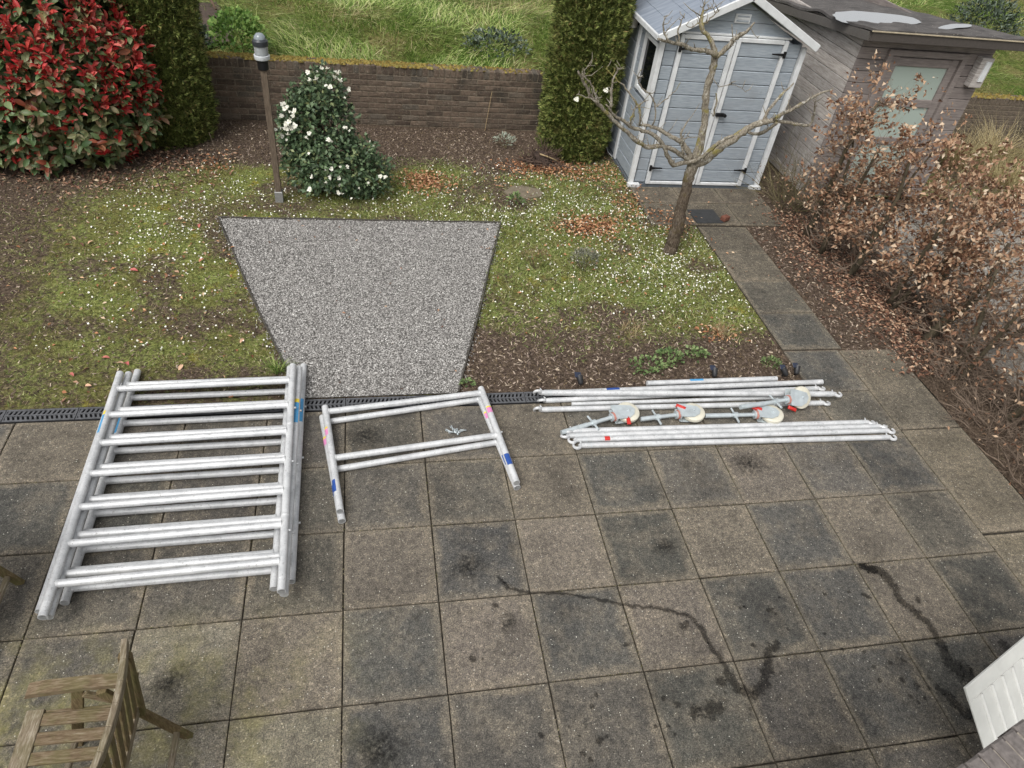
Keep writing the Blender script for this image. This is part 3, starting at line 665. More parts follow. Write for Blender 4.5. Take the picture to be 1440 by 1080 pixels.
for k in range(nrow):
    z0 = hh*k
    for xa, xb in (((CX0, CX1),) if z0 > 1.93 else ((CX0, 6.46), (7.56, CX1))):
        q = MB(); q.bevbox(((xa+xb)/2, CYF+.012, z0+hh/2), (xb-xa, .03, hh-.007), .004); q.build('wall_plank', M['plank_front'], cb)
    top = roofz(6.2)-.1; zc = min(hh, top-z0)
    if zc > .04: q = MB(); q.bevbox((CX0+.012, (CYF+CYB)/2+.012, z0+zc/2), (.03, CYB-CYF-.01, zc-.007), .004, Matrix.Rotation(0, 3, 'X')); q.build('wall_plank', M['plank_side'], cb)
    q = MB(); q.bevbox((CX1-.012, (CYF+CYB)/2+.012, z0+hh/2-.12*(k > 12)), (.03, CYB-CYF-.01, hh-.007), .004); q.build('wall_plank', M['plank_front'], cb)
dd = bpy.data.objects.new('door', None); COL.objects.link(dd); dd.parent = cb; dd.location = Vector((7.0, CYF, 0))-cb.location
q = MB()
for x_ in (6.49, 7.53): q.bevbox((x_, CYF-.012, .965), (.07, .07, 1.93), .006)
q.bevbox((7.01, CYF-.012, 1.895), (.97, .068, .07), .006); q.build('door_frame', M['plank_front'], dd)
q = MB()
for x_ in (6.585, 7.435): q.bevbox((x_, CYF+.002, .95), (.10, .04, 1.80), .006)
for z_ in (1.79, 1.30, .80, .12): q.bevbox((7.01, CYF+.004, z_), (.75, .036, .10), .006)
q.build('door_leaf', M['plank_front'], dd)
def m_frost():
    m, nt, b = newmat('frosted_glass'); setb(nt, b, Base_Color=S(158, 170, 162), Roughness=.3, Specular_IOR_Level=.6); return m
M['frost'] = m_frost()
for za, zb in ((1.35, 1.74), (.85, 1.25), (.17, .75)): q = MB(); q.box((7.01, CYF+.012, (za+zb)/2), (.75, .012, zb-za)); q.build('pane', M['frost'], dd)
def m_felt():
    m, nt, b = newmat('roof_felt'); p = pos(nt); n = noise(nt, p, 5, 6, .7); n2 = noise(nt, p, 120, 3, .7)
    c = ramp(nt, n, [(.3, S(52, 49, 48)), (.55, S(82, 78, 76)), (.8, S(112, 108, 104))]); v = voro(nt, p, 22); c = mixc(nt, mth(nt, 'LESS_THAN', v, .11), c, S(170, 166, 156))
    setb(nt, b, Base_Color=mixc(nt, .5, c, ramp(nt, n2, [(.3, (.6, .6, .6)), (.7, (1.4, 1.4, 1.4))]), 'MULTIPLY'), Roughness=.8); bump(nt, b, n2, .4, .005); return m
M['felt'] = m_felt()
def roofsag(x, y): return roofz(y)+.006*math.sin(x*5+y*2)+.005*math.sin(x*11-y*7+1)+.003*math.sin(x*23+y*13)+.062*math.exp(-((x-6.55)/.85)**2-((y-6.68)/.20)**2)+.035*math.exp(-((x-7.45)/.35)**2-((y-6.22)/.12)**2)
q = MB(); RX0, RX1, RY0, RY1 = 5.95, 8.14, 5.46, 8.9
nx, ny = 30, 60; V = []
for j in range(ny+1):
    for i in range(nx+1):
        x = RX0+(RX1-RX0)*i/nx; y = RY0+(RY1-RY0)*j/ny
        V.append((x, y, roofsag(x, y)))
o_ = len(V); V += [(x, y, z-.028) for x, y, z in V]
F = []
for j in range(ny):
    for i in range(nx): a = j*(nx+1)+i; F += [(a, a+1, a+nx+2, a+nx+1), (o_+a, o_+a+nx+1, o_+a+nx+2, o_+a+1)]
for i in range(nx): F += [(i, o_+i, o_+i+1, i+1)]; a = ny*(nx+1)+i; F += [(a, a+1, o_+a+1, o_+a)]
for j in range(ny): a = j*(nx+1); c = a+nx; F += [(a, a+nx+1, o_+a+nx+1, o_+a), (c, o_+c, o_+c+nx+1, c+nx+1)]
q.add(V, F); rf = q.build('roof', M['felt'], cb, SA)
q = MB(); q.bevbox(((RX0+RX1)/2, RY0+.02, roofz(RY0)-.085), (RX1-RX0-.05, .03, .10), .004); q.build('fascia_board', simple('fascia_dark', S(70, 64, 60), .8), rf)
q = MB(); q.bevbox(((RX0+RX1)/2, RY0-.004, roofz(RY0)-.026), (RX1-RX0, .012, .014), .002); q.build('drip_edge', simple('drip_edge_pale', S(168, 156, 134), .6), rf)
q = MB(); q.beam((RX0+.02, RY0+.04, roofz(RY0+.04)-.085), (RX0+.02, RY1-.1, roofz(RY1-.1)-.085), .03, .10); q.build('fascia_board', simple('fascia_side', S(84, 80, 76), .8), rf)
def m_water():
    m, nt, b = newmat('rain_water'); setb(nt, b, Base_Color=S(120, 124, 128), Roughness=.04, Specular_IOR_Level=.9, Coat_Weight=1.0); return m
M['water'] = m_water()
def puddle(cx, cy, rx, ry, an, label, seed, zl):
    r = random.Random(seed); pts = []
    for k in range(26):
        t = k/26*6.2832; m_ = 1+.22*math.sin(2*t+seed)+.12*math.sin(3*t+seed*2)+r.uniform(-.05, .05); x, y = rx*m_*math.cos(t), ry*m_*math.sin(t)
        X, Y = cx+x*math.cos(an)-y*math.sin(an), cy+x*math.sin(an)+y*math.cos(an); pts.append((X, Y, zl))
    b = MB(); b.add([(cx, cy, zl)]+pts, [(0, 1+k, 1+(k+1) % 26) for k in range(26)]); o = b.build('rain_puddle', M['water']); return tag(o, label, 'puddle')
puddle(6.46, 6.24, .56, .36, .12, 'bright rain puddle lying on the flat felt roof', 1, 2.122)
puddle(7.50, 6.07, .30, .09, .45, 'thin pale strip of rainwater near the front of the felt roof', 2, 2.141)
lp = thing('wall_lamp', (7.80, 5.66, 1.72), 'boxy grey and white wall lamp beside the glazed cabin door', 'lamp')
b = MB(); b.bevbox((7.80, 5.66, 1.74), (.17, .10, .36), .01); b.build('lamp_housing', M['plank_side'], lp)
b = MB(); b.bevbox((7.82, 5.603, 1.76), (.07, .02, .24), .004); b.build('lamp_diffuser', M['white_trim'], lp)

# ------------------------------------------------------------------ lamp post
def m_wood(name, c0, c1, c2, ax=(20, 20, 2), green_=0.0, spec=.2):
    m, nt, b = newmat(name); p = objco(nt); g = noise(nt, stretch(nt, p, ax), 5, 6, .7); n = noise(nt, pos(nt), 7, 4, .65)
    c = ramp(nt, g, [(.28, c0), (.5, c1), (.75, c2)])
    if green_: c = mixc(nt, mth(nt, 'MULTIPLY', sm(nt, n, .42, .62), green_), c, S(96, 98, 58))
    setb(nt, b, Base_Color=c, Roughness=.85, Specular_IOR_Level=spec); bump(nt, b, g, .5, .004); return m
M['post'] = m_wood('lamp_post_wood', S(66, 57, 48), S(98, 86, 74), S(126, 113, 98))
lamp = thing('garden_lamp_post', (-.765, 5.30, 0), 'slim wooden post with a round lamp beside the white-flowered bush', 'lamp post')
b = MB(); b.bevbox((-.765, 5.30, .80), (.062, .062, 1.36), .006); b.build('post', M['post'], lamp)
b = MB(); b.bevbox((-.765, 5.30, .06), (.086, .086, .14), .004); b.build('metal_shoe', simple('galvanised_shoe', S(150, 150, 148), .5, .5), lamp)
b = MB(); b.lathe([(.05, 1.46), (.052, 1.47), (.052, 1.54), (.072, 1.56)], (-.765, 5.30, 0), 20); hd = b.build('lamp_collar', M['iron'], lamp, SA)
def m_clear():
    m, nt, b = newmat('lamp_clear_plastic'); setb(nt, b, Base_Color=S(200, 205, 208), Roughness=.1, Specular_IOR_Level=.6, Transmission_Weight=.55); return m
b = MB(); b.lathe([(.073, 1.56), (.077, 1.565), (.077, 1.60), (.072, 1.602)], (-.765, 5.30, 0), 24); b.build('lamp_ring', simple('pale_ring', S(196, 200, 204), .35), lamp, SA)
b = MB(); b.lathe([(.068, 1.602), (.068, 1.69)], (-.765, 5.30, 0), 24); b.build('lamp_glass', m_clear(), lamp, SA)
b = MB(); b.lathe([(.03, 1.602), (.03, 1.66), (.015, 1.685)], (-.765, 5.30, 0), 12); b.build('bulb', M['white_trim'], lamp, SA)
b = MB(); b.lathe([(.075, 1.69), (.077, 1.70), (.075, 1.735), (.06, 1.75)], (-.765, 5.30, 0), 24); b.build('lamp_cap', simple('dark_cap', S(50, 53, 58), .35), lamp, SA)
b = MB(); b.lathe([(.056, 1.751), (.054, 1.775), (.03, 1.80), (.006, 1.804)], (-.765, 5.30, 0), 20); b.build('lamp_dome', simple('grey_dome', S(128, 136, 142), .2), lamp, SA)

# ------------------------------------------------------------------ conifers
SPRAY = (np.array([(0, 0, 0), (-.10, .5, .02), (0, 1, 0), (.10, .5, .02),
                   (0, .1, 0), (-.34, .40, -.03), (-.50, .78, -.06), (-.22, .48, .02), (0, .1, 0), (.34, .40, -.03), (.50, .78, -.06), (.22, .48, .02),
                   (0, .3, 0), (-.20, .62, .08), (-.28, .96, .10), (-.10, .60, .06), (0, .3, 0), (.20, .62, .08), (.28, .96, .10), (.10, .60, .06)], float),
         [(0, 1, 2, 3), (4, 5, 6, 7), (8, 9, 10, 11), (12, 13, 14, 15), (16, 17, 18, 19)])
M['thuja'] = leafmat('thuja_foliage', [(0, S(38, 46, 25)), (.3, S(76, 88, 43)), (.6, S(110, 122, 62)), (.88, S(150, 158, 92)), (1, S(132, 112, 72))], .7, .2)
def _thuja_patches():
    m = M['thuja']; nt = m.node_tree; b = nt.nodes['Principled BSDF']; c = b.inputs['Base Color'].links[0].from_socket; p = pos(nt)
    c2 = mixc(nt, mth(nt, 'MULTIPLY', sm(nt, noise(nt, p, 3.2, 5, .7), .54, .70), .55), c, S(96, 82, 50)); c2 = mixc(nt, .6, c2, ramp(nt, noise(nt, p, 9, 4, .7), [(.3, (.6, .6, .6)), (.7, (1.35, 1.35, 1.3))]), 'MULTIPLY'); nt.links.new(c2, b.inputs['Base Color'])
_thuja_patches()
M['bark'] = simple('brown_bark', S(92, 74, 60), .95, 0, .4, 30, .6)
def thuja(x, y, rx, ry, h, label, seed, n):
    r = np.random.default_rng(seed); t = thing('conifer', (x, y, 0), label, 'conifer', 'columnar conifers by the brick wall')
    def rad(z, a):
        f = np.clip(z/h, 0, 1); prof = np.where(f < .08, .86+1.6*f, np.where(f < .75, 1.0-.05*(f-.08)/.67, .95*np.sqrt(np.clip(1-((f-.75)/.25)**2, 0, 1))))
        return prof*(1+.10*(fbm(a*1.2+seed, z*1.6, 1.6, seed)-.5)+.06*(fbm(a*3+seed, z*5, 1.6, seed+3)-.5))
    core = MB(); N = 28; K = 26
    for k in range(K+1):
        z = .02+(h-.04)*k/K; a = np.arange(N)/N*6.2832; rr = rad(np.full(N, z), np.cos(a)*2+np.sin(a))*.90
        core.v += [(x+rx*rr[j]*math.cos(a[j]), y+ry*rr[j]*math.sin(a[j]), z) for j in range(N)]
    for k in range(K):
        for j in range(N): core.f.append((k*N+j, k*N+(j+1) % N, (k+1)*N+(j+1) % N, (k+1)*N+j))
    core.f.append(tuple(K*N+j for j in range(N)))
    core.build('inner_foliage', M['thuja'], t)
    b = MB(); b.tube([(x, y, -.05), (x, y, h*.5)], [.06, .03], 8); b.build('trunk', M['bark'], t)
    z = h*r.uniform(0.0, 1, n)**.95; a = r.uniform(0, 6.2832, n); a = np.where(r.uniform(0, 1, n) < .6, np.where(np.sin(a) > 0, -a, a), a)
    rr = rad(z, np.cos(a)*2+np.sin(a))*np.where(r.uniform(0, 1, n) < .15, r.uniform(.98, 1.07, n), r.uniform(.86, 1.0, n))
    P = np.stack([x+rx*rr*np.cos(a), y+ry*rr*np.sin(a), z], 1)
    out = np.stack([np.cos(a), np.sin(a), 0*a], 1)
    d = out*r.uniform(.5, 1, (n, 1))+np.array([0, 0, 1])*r.uniform(-.15, 1.0, (n, 1))+r.normal(0, .35, (n, 3))
    tan = np.cross(out, [0, 0, 1.]); nr = tan*r.normal(0, 1, (n, 1))+np.array([0, 0, 1])*r.normal(0, .6, (n, 1))+out*r.normal(.3, .4, (n, 1))
    tag(scatter('foliage', SPRAY, P, rot_frames(d, nr), r.uniform(.04, .09, n), M['thuja'], t), kind='stuff')
    return t
thuja(-2.27, 7.05, .60, .55, 3.0, 'clipped dark conifer column between the red-leaved bush and the wall', 5, 22000)
thuja(3.06, 6.93, .465, .48, 3.1, 'clipped green conifer column beside the blue-grey shed', 6, 24000)

# ------------------------------------------------------------------ red-tipped bush
def m_phot(src):
    m, nt, b = newmat('photinia_leaf_'+src)
    f = attr(nt, 'tint') if src == 'tint' else nd(nt, 'ShaderNodeSeparateColor', {0: nd(nt, 'ShaderNodeObjectInfo').outputs['Color']}).outputs[0]
    isl = island(nt) if src == 'tint' else nd(nt, 'ShaderNodeObjectInfo').outputs['Random']
    gcol = ramp(nt, isl, [(0, S(54, 76, 42)), (.5, S(86, 110, 66)), (.85, S(122, 142, 100)), (1, S(148, 122, 96))]); rcol = ramp(nt, isl, [(0, S(128, 28, 30)), (.45, S(180, 44, 46)), (.8, S(204, 70, 68)), (1, S(200, 118, 108))])
    c = mixc(nt, f, gcol, rcol); setb(nt, b, Base_Color=c, Roughness=.45, Specular_IOR_Level=.4)
    t = nd(nt, 'ShaderNodeBsdfTranslucent', {'Color': c}); mx = nd(nt, 'ShaderNodeMixShader', {0: .2, 1: b.outputs[0], 2: t.outputs[0]}); nt.links.new(mx.outputs[0], nt.nodes['Material Output'].inputs[0]); return m
M['phot'] = m_phot('tint'); M['phot_o'] = m_phot('object')
ph_ = thing('red_tipped_bush', (-3.35, 6.45, 0), 'large rounded bush with bright red young leaves over green ones', 'bush')
rng = np.random.default_rng(77)
BC = np.array([-3.42, 6.50, .98]); BR_ = np.array([1.32, .95, 1.28])
LP, LD, LN, LS_, LT_ = [], [], [], [], []
def whorl(c, axis, redness, nl, inner):
    axis = axis/np.linalg.norm(axis); ref = np.array([0, 0, 1.]) if abs(axis[2]) < .9 else np.array([1., 0, 0]); u = np.cross(axis, ref); u /= np.linalg.norm(u); v = np.cross(axis, u)
    for k in range(nl):
        a = k*2.4+rng.uniform(0, 1.6); lift = rng.uniform(.7, 2.0) if redness > .5 else rng.uniform(-.15, .6)
        d = axis*lift+(u*math.cos(a)+v*math.sin(a)); L = rng.uniform(.075, .125)*(1.0 if redness > .5 else 1.15)
        LP.append(c-axis*rng.uniform(0, .09)+rng.normal(0, .018, 3)); LD.append(d); LN.append(axis*1.0+rng.normal(0, .2, 3)); LS_.append((L*(rng.uniform(.34, .44) if redness > .5 else rng.uniform(.40, .52)), L, L)); LT_.append(float(np.clip(redness+rng.normal(0, .06), 0, 1)))
for k in range(1900):
    d = rng.normal(size=3); d /= np.linalg.norm(d)
    if d[1] > .45: continue
    q = BC+BR_*d*rng.uniform(.93, 1.03)*(1+.14*(fbm(d[0]*3+d[2]*2, d[2]*3-d[0], 1.5, 9)-.5))
    if q[2] < .10: continue
    zf = (q[2]-.1)/1.6; cl = float(fbm(q[0]*1.0, q[2]*1.3+q[1], 1.9, 44))
    red = rng.uniform() < np.clip(.12+.98*zf+1.4*(cl-.47), .12, .97)
    ax = d*.7+np.array([0, -.1, .95])+rng.normal(0, .3, 3)
    if red:
        whorl(q, ax, rng.uniform(.88, 1), rng.integers(5, 8), False); whorl(q-ax/np.linalg.norm(ax)*.05, ax, rng.uniform(0, .12), rng.integers(4, 6), False)
    else: whorl(q, ax, rng.uniform(0, .1) if rng.uniform() < .92 else .5, rng.integers(6, 9), False)
for k in range(900):   # older leaves deeper inside
    d = rng.normal(size=3); d /= np.linalg.norm(d); q = BC+BR_*d*rng.uniform(.68, .88)
    if q[2] > .12 and d[1] < .5: whorl(q, d+np.array([0, 0, .3]), rng.uniform(0, .1), 6, True)
LP, LD, LN, LS_, LT_ = map(np.array, (LP, LD, LN, LS_, LT_))
RM = rot_frames(LD, LN); dist = np.linalg.norm(LP-np.array(CAM), axis=1)
vis = (LP[:, 0] > -3.75) & (((LP-BC)/BR_*np.array([0, -.8, .6])).sum(1) > .3); order = np.argsort(np.where(vis, dist, 99))[:290]
pick = np.zeros(len(LP), bool); pick[order] = True
tag(scatter('foliage', LEAF8, LP[~pick], RM[~pick], LS_[~pick], M['phot'], ph_, LT_[~pick], True), kind='stuff')
t = MB(); t.add(LEAF8[0].tolist(), LEAF8[1]); lo = t.build('leaf', M['phot_o']); lm = lo.data; lm.shade_smooth(); bpy.data.objects.remove(lo)
for i in order:
    m4 = Matrix.Translation(Vector(LP[i])-wloc(ph_)) @ Matrix(RM[i].tolist()).to_4x4() @ Matrix.Diagonal((*LS_[i], 1))
    o = inst('leaf', lm, ph_, m4); o.color = (LT_[i],)*3+(1,)
br = MB()
for k in range(26):
    a = rng.uniform(0, 6.28); d = np.array([math.cos(a)*.8, math.sin(a)*.8, rng.uniform(.4, 1.3)]); e_ = BC*[1, 1, 0]+BR_*d*np.array([.8, .8, .9]); br.tube([tuple(BC*[1, 1, 0]+[rng.normal(0, .1), rng.normal(0, .1), -.03]), tuple(BC*[1, 1, 0]+(e_-BC*[1, 1, 0])*.5+[0, 0, .12]), tuple(e_)], [.022, .014, .005], 6)
br.build('branches', M['bark'], ph_, True)
co_ = MB(); N = 20
for k in range(11):
    th = -1.2+2.7*k/10
    for j in range(N): a = j/N*6.2832; co_.v.append((BC[0]+BR_[0]*.62*math.cos(th)*math.cos(a), BC[1]+BR_[1]*.62*math.cos(th)*math.sin(a), max(.15, BC[2]+BR_[2]*.66*math.sin(th))))
for k in range(10):
    for j in range(N): co_.f.append((k*N+j, k*N+(j+1) % N, (k+1)*N+(j+1) % N, (k+1)*N+j))
o = co_.build('inner_foliage', M['phot_o'], ph_); o.color = (0, 0, 0, 1)

# ------------------------------------------------------------------ white-flowered bush
M['rose_leaf'] = leafmat('rose_leaf', [(0, S(46, 62, 42)), (.5, S(74, 96, 64)), (.9, S(106, 124, 90)), (1, S(132, 138, 92))], .5, .4)
M['petal'] = simple('white_petal', S(238, 236, 224), .6, 0, .05, 40, 0)
ro = thing('white_flowering_bush', (-.18, 5.62, 0), 'dark green bush with white blossoms beside the lamp post', 'bush')
rng = np.random.default_rng(5)
LOB = [((-.28, 5.68, .62), (.40, .36, .66)), ((-.16, 5.55, .36), (.56, .40, .38)), ((-.22, 5.70, 1.10), (.26, .24, .30)), ((.22, 5.50, .26), (.30, .28, .27)), ((-.5, 5.62, .7), (.24, .26, .42))]
Ps, Ds = [], []
for (c, r_) in LOB:
    n = int(3300*r_[0]*r_[2]/.264)
    d = rdir(rng, n); q = np.array(c)+d*np.array(r_)*(rng.uniform(.35, 1, (n, 1))**.4)*(1+.75*(fbm(d[:, 0]*4+c[0]*9, d[:, 2]*4+d[:, 1]*2, 1.6, 71)-.5))[:, None]; k = q[:, 2] > .03; Ps.append(q[k]); Ds.append(d[k])
P = np.concatenate(Ps); D = np.concatenate(Ds); n = len(P)
Dd = D*.7+rng.normal(0, .6, (n, 3))+np.array([0, 0, .1]); Nn = D*.6+np.array([0, -.1, .8])+rng.normal(0, .35, (n, 3)); L = rng.uniform(.038, .075, n)
tag(scatter('foliage', LEAF, P, rot_frames(Dd, Nn), np.stack([L*.58, L, L], 1), M['rose_leaf'], ro), kind='stuff')
b = MB()
for k in range(30):
    q = P[rng.integers(n)]; b.tube([(-.2+rng.normal(0, .08), 5.62+rng.normal(0, .06), -.03), ((q[0]-.2)/2, (q[1]+5.62)/2, q[2]*.6), tuple(q)], [.012, .008, .003], 5)
b.build('stems', M['bark'], ro, True)
pet = MB(); rr0 = random.Random(2)
for ring, (np_, rr, lift) in enumerate(((6, .034, .010), (5, .024, .018), (3, .012, .022))):
    for k in range(np_):
        a = k/np_*6.2832+ring*.5+rr0.uniform(-.3, .3); c, s_ = math.cos(a), math.sin(a); rr = (.034, .024, .012)[ring]*rr0.uniform(.6, 1.25); lift = (.010, .018, .022)[ring]*rr0.uniform(.3, 2.0)
        pet.add([(0, 0, lift*.3), (rr*.6*c-rr*.45*s_, rr*.6*s_+rr*.45*c, lift), (rr*c, rr*s_, lift*1.2), (rr*.6*c+rr*.45*s_, rr*.6*s_-rr*.45*c, lift)], [(0, 3, 2, 1)])
fo = pet.build('flower', M['petal']); fme = fo.data; bpy.data.objects.remove(fo)
FL = [(-.62, 5.50, 1.02), (-.56, 5.46, .96), (-.64, 5.5, .90), (-.57, 5.44, .86), (-.66, 5.46, .78), (-.60, 5.42, .72), (-.52, 5.40, .83), (-.25, 5.50, 1.38), (-.14, 5.52, 1.40), (-.05, 5.54, 1.36), (-.16, 5.46, 1.25), (-.01, 5.52, 1.28), (-.34, 5.52, 1.36), (-.36, 5.26, .82), (.0, 5.35, .86), (.06, 5.36, .82), (-.14, 5.3, .72), (-.38, 5.24, .60), (.28, 5.52, .64), (.38, 5.36, .30), (.44, 5.38, .28), (-.36, 5.18, .36), (-.22, 5.16, .30), (.05, 5.15, .12), (.13, 5.2, .22), (-.4, 5.2, .2), (-.68, 5.5, .68), (-.5, 5.42, .98), (.02, 5.5, 1.12), (-.6, 5.47, .99), (-.53, 5.45, .92), (-.61, 5.45, .83), (-.2, 5.48, 1.42), (-.09, 5.5, 1.33), (.03, 5.37, .84), (-.4, 5.22, .78), (.30, 5.5, .6), (-.1, 5.14, .2)]
FL = [(x, y-.10, z+.05) for x, y, z in FL]+[(-.58+rng.normal(0, .06), 5.36+rng.normal(0, .03), .93+rng.normal(0, .13)) for k in range(12)]+[(-.13+rng.normal(0, .12), 5.42+rng.normal(0, .03), 1.36+rng.normal(0, .06)) for k in range(8)]+[(-.1+rng.normal(0, .28), 5.16+rng.normal(0, .03), .45+rng.normal(0, .2)) for k in range(12)]
def near_bush(q):
    f = [sum(((a-b)/c_)**2 for a, b, c_ in zip(q, c, r_)) for c, r_ in LOB]; return min(f) < 2.7
FL = [q for q in FL if near_bush(q)]
for k, (x, y, z) in enumerate(FL):
    s_ = rng.uniform(.4, 1.05); m4 = Matrix.Translation(Vector((x, y, z))-wloc(ro)) @ Matrix.Rotation(rng.uniform(-.3, 1.1), 4, 'X') @ Matrix.Rotation(rng.normal(0, .7), 4, 'Y') @ Matrix.Rotation(rng.uniform(0, 6), 4, 'Z') @ Matrix.Scale(s_, 4); inst('flower', fme, ro, m4)

# ------------------------------------------------------------------ pruned fruit tree
def m_treebark():
    m, nt, b = newmat('lichen_bark'); p = pos(nt); n = noise(nt, p, 14, 6, .7); n2 = noise(nt, p, 5, 4, .6); n3 = noise(nt, stretch(nt, p, (30, 30, 8)), 3, 5, .7)
    c = ramp(nt, n3, [(.32, S(84, 76, 66)), (.5, S(146, 137, 122)), (.68, S(188, 182, 168))]); c = mixc(nt, sm(nt, n, .57, .64), c, S(196, 192, 182)); c = mixc(nt, mth(nt, 'MULTIPLY', sm(nt, n2, .54, .64), .75), c, S(150, 140, 70))
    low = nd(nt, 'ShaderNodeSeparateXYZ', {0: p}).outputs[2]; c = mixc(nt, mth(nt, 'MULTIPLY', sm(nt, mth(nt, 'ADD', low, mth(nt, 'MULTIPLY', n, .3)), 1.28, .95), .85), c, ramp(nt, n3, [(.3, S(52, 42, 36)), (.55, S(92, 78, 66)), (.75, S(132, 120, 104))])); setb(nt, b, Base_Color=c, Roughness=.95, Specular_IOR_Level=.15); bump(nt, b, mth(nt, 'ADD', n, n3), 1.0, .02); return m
M['treebark'] = m_treebark()
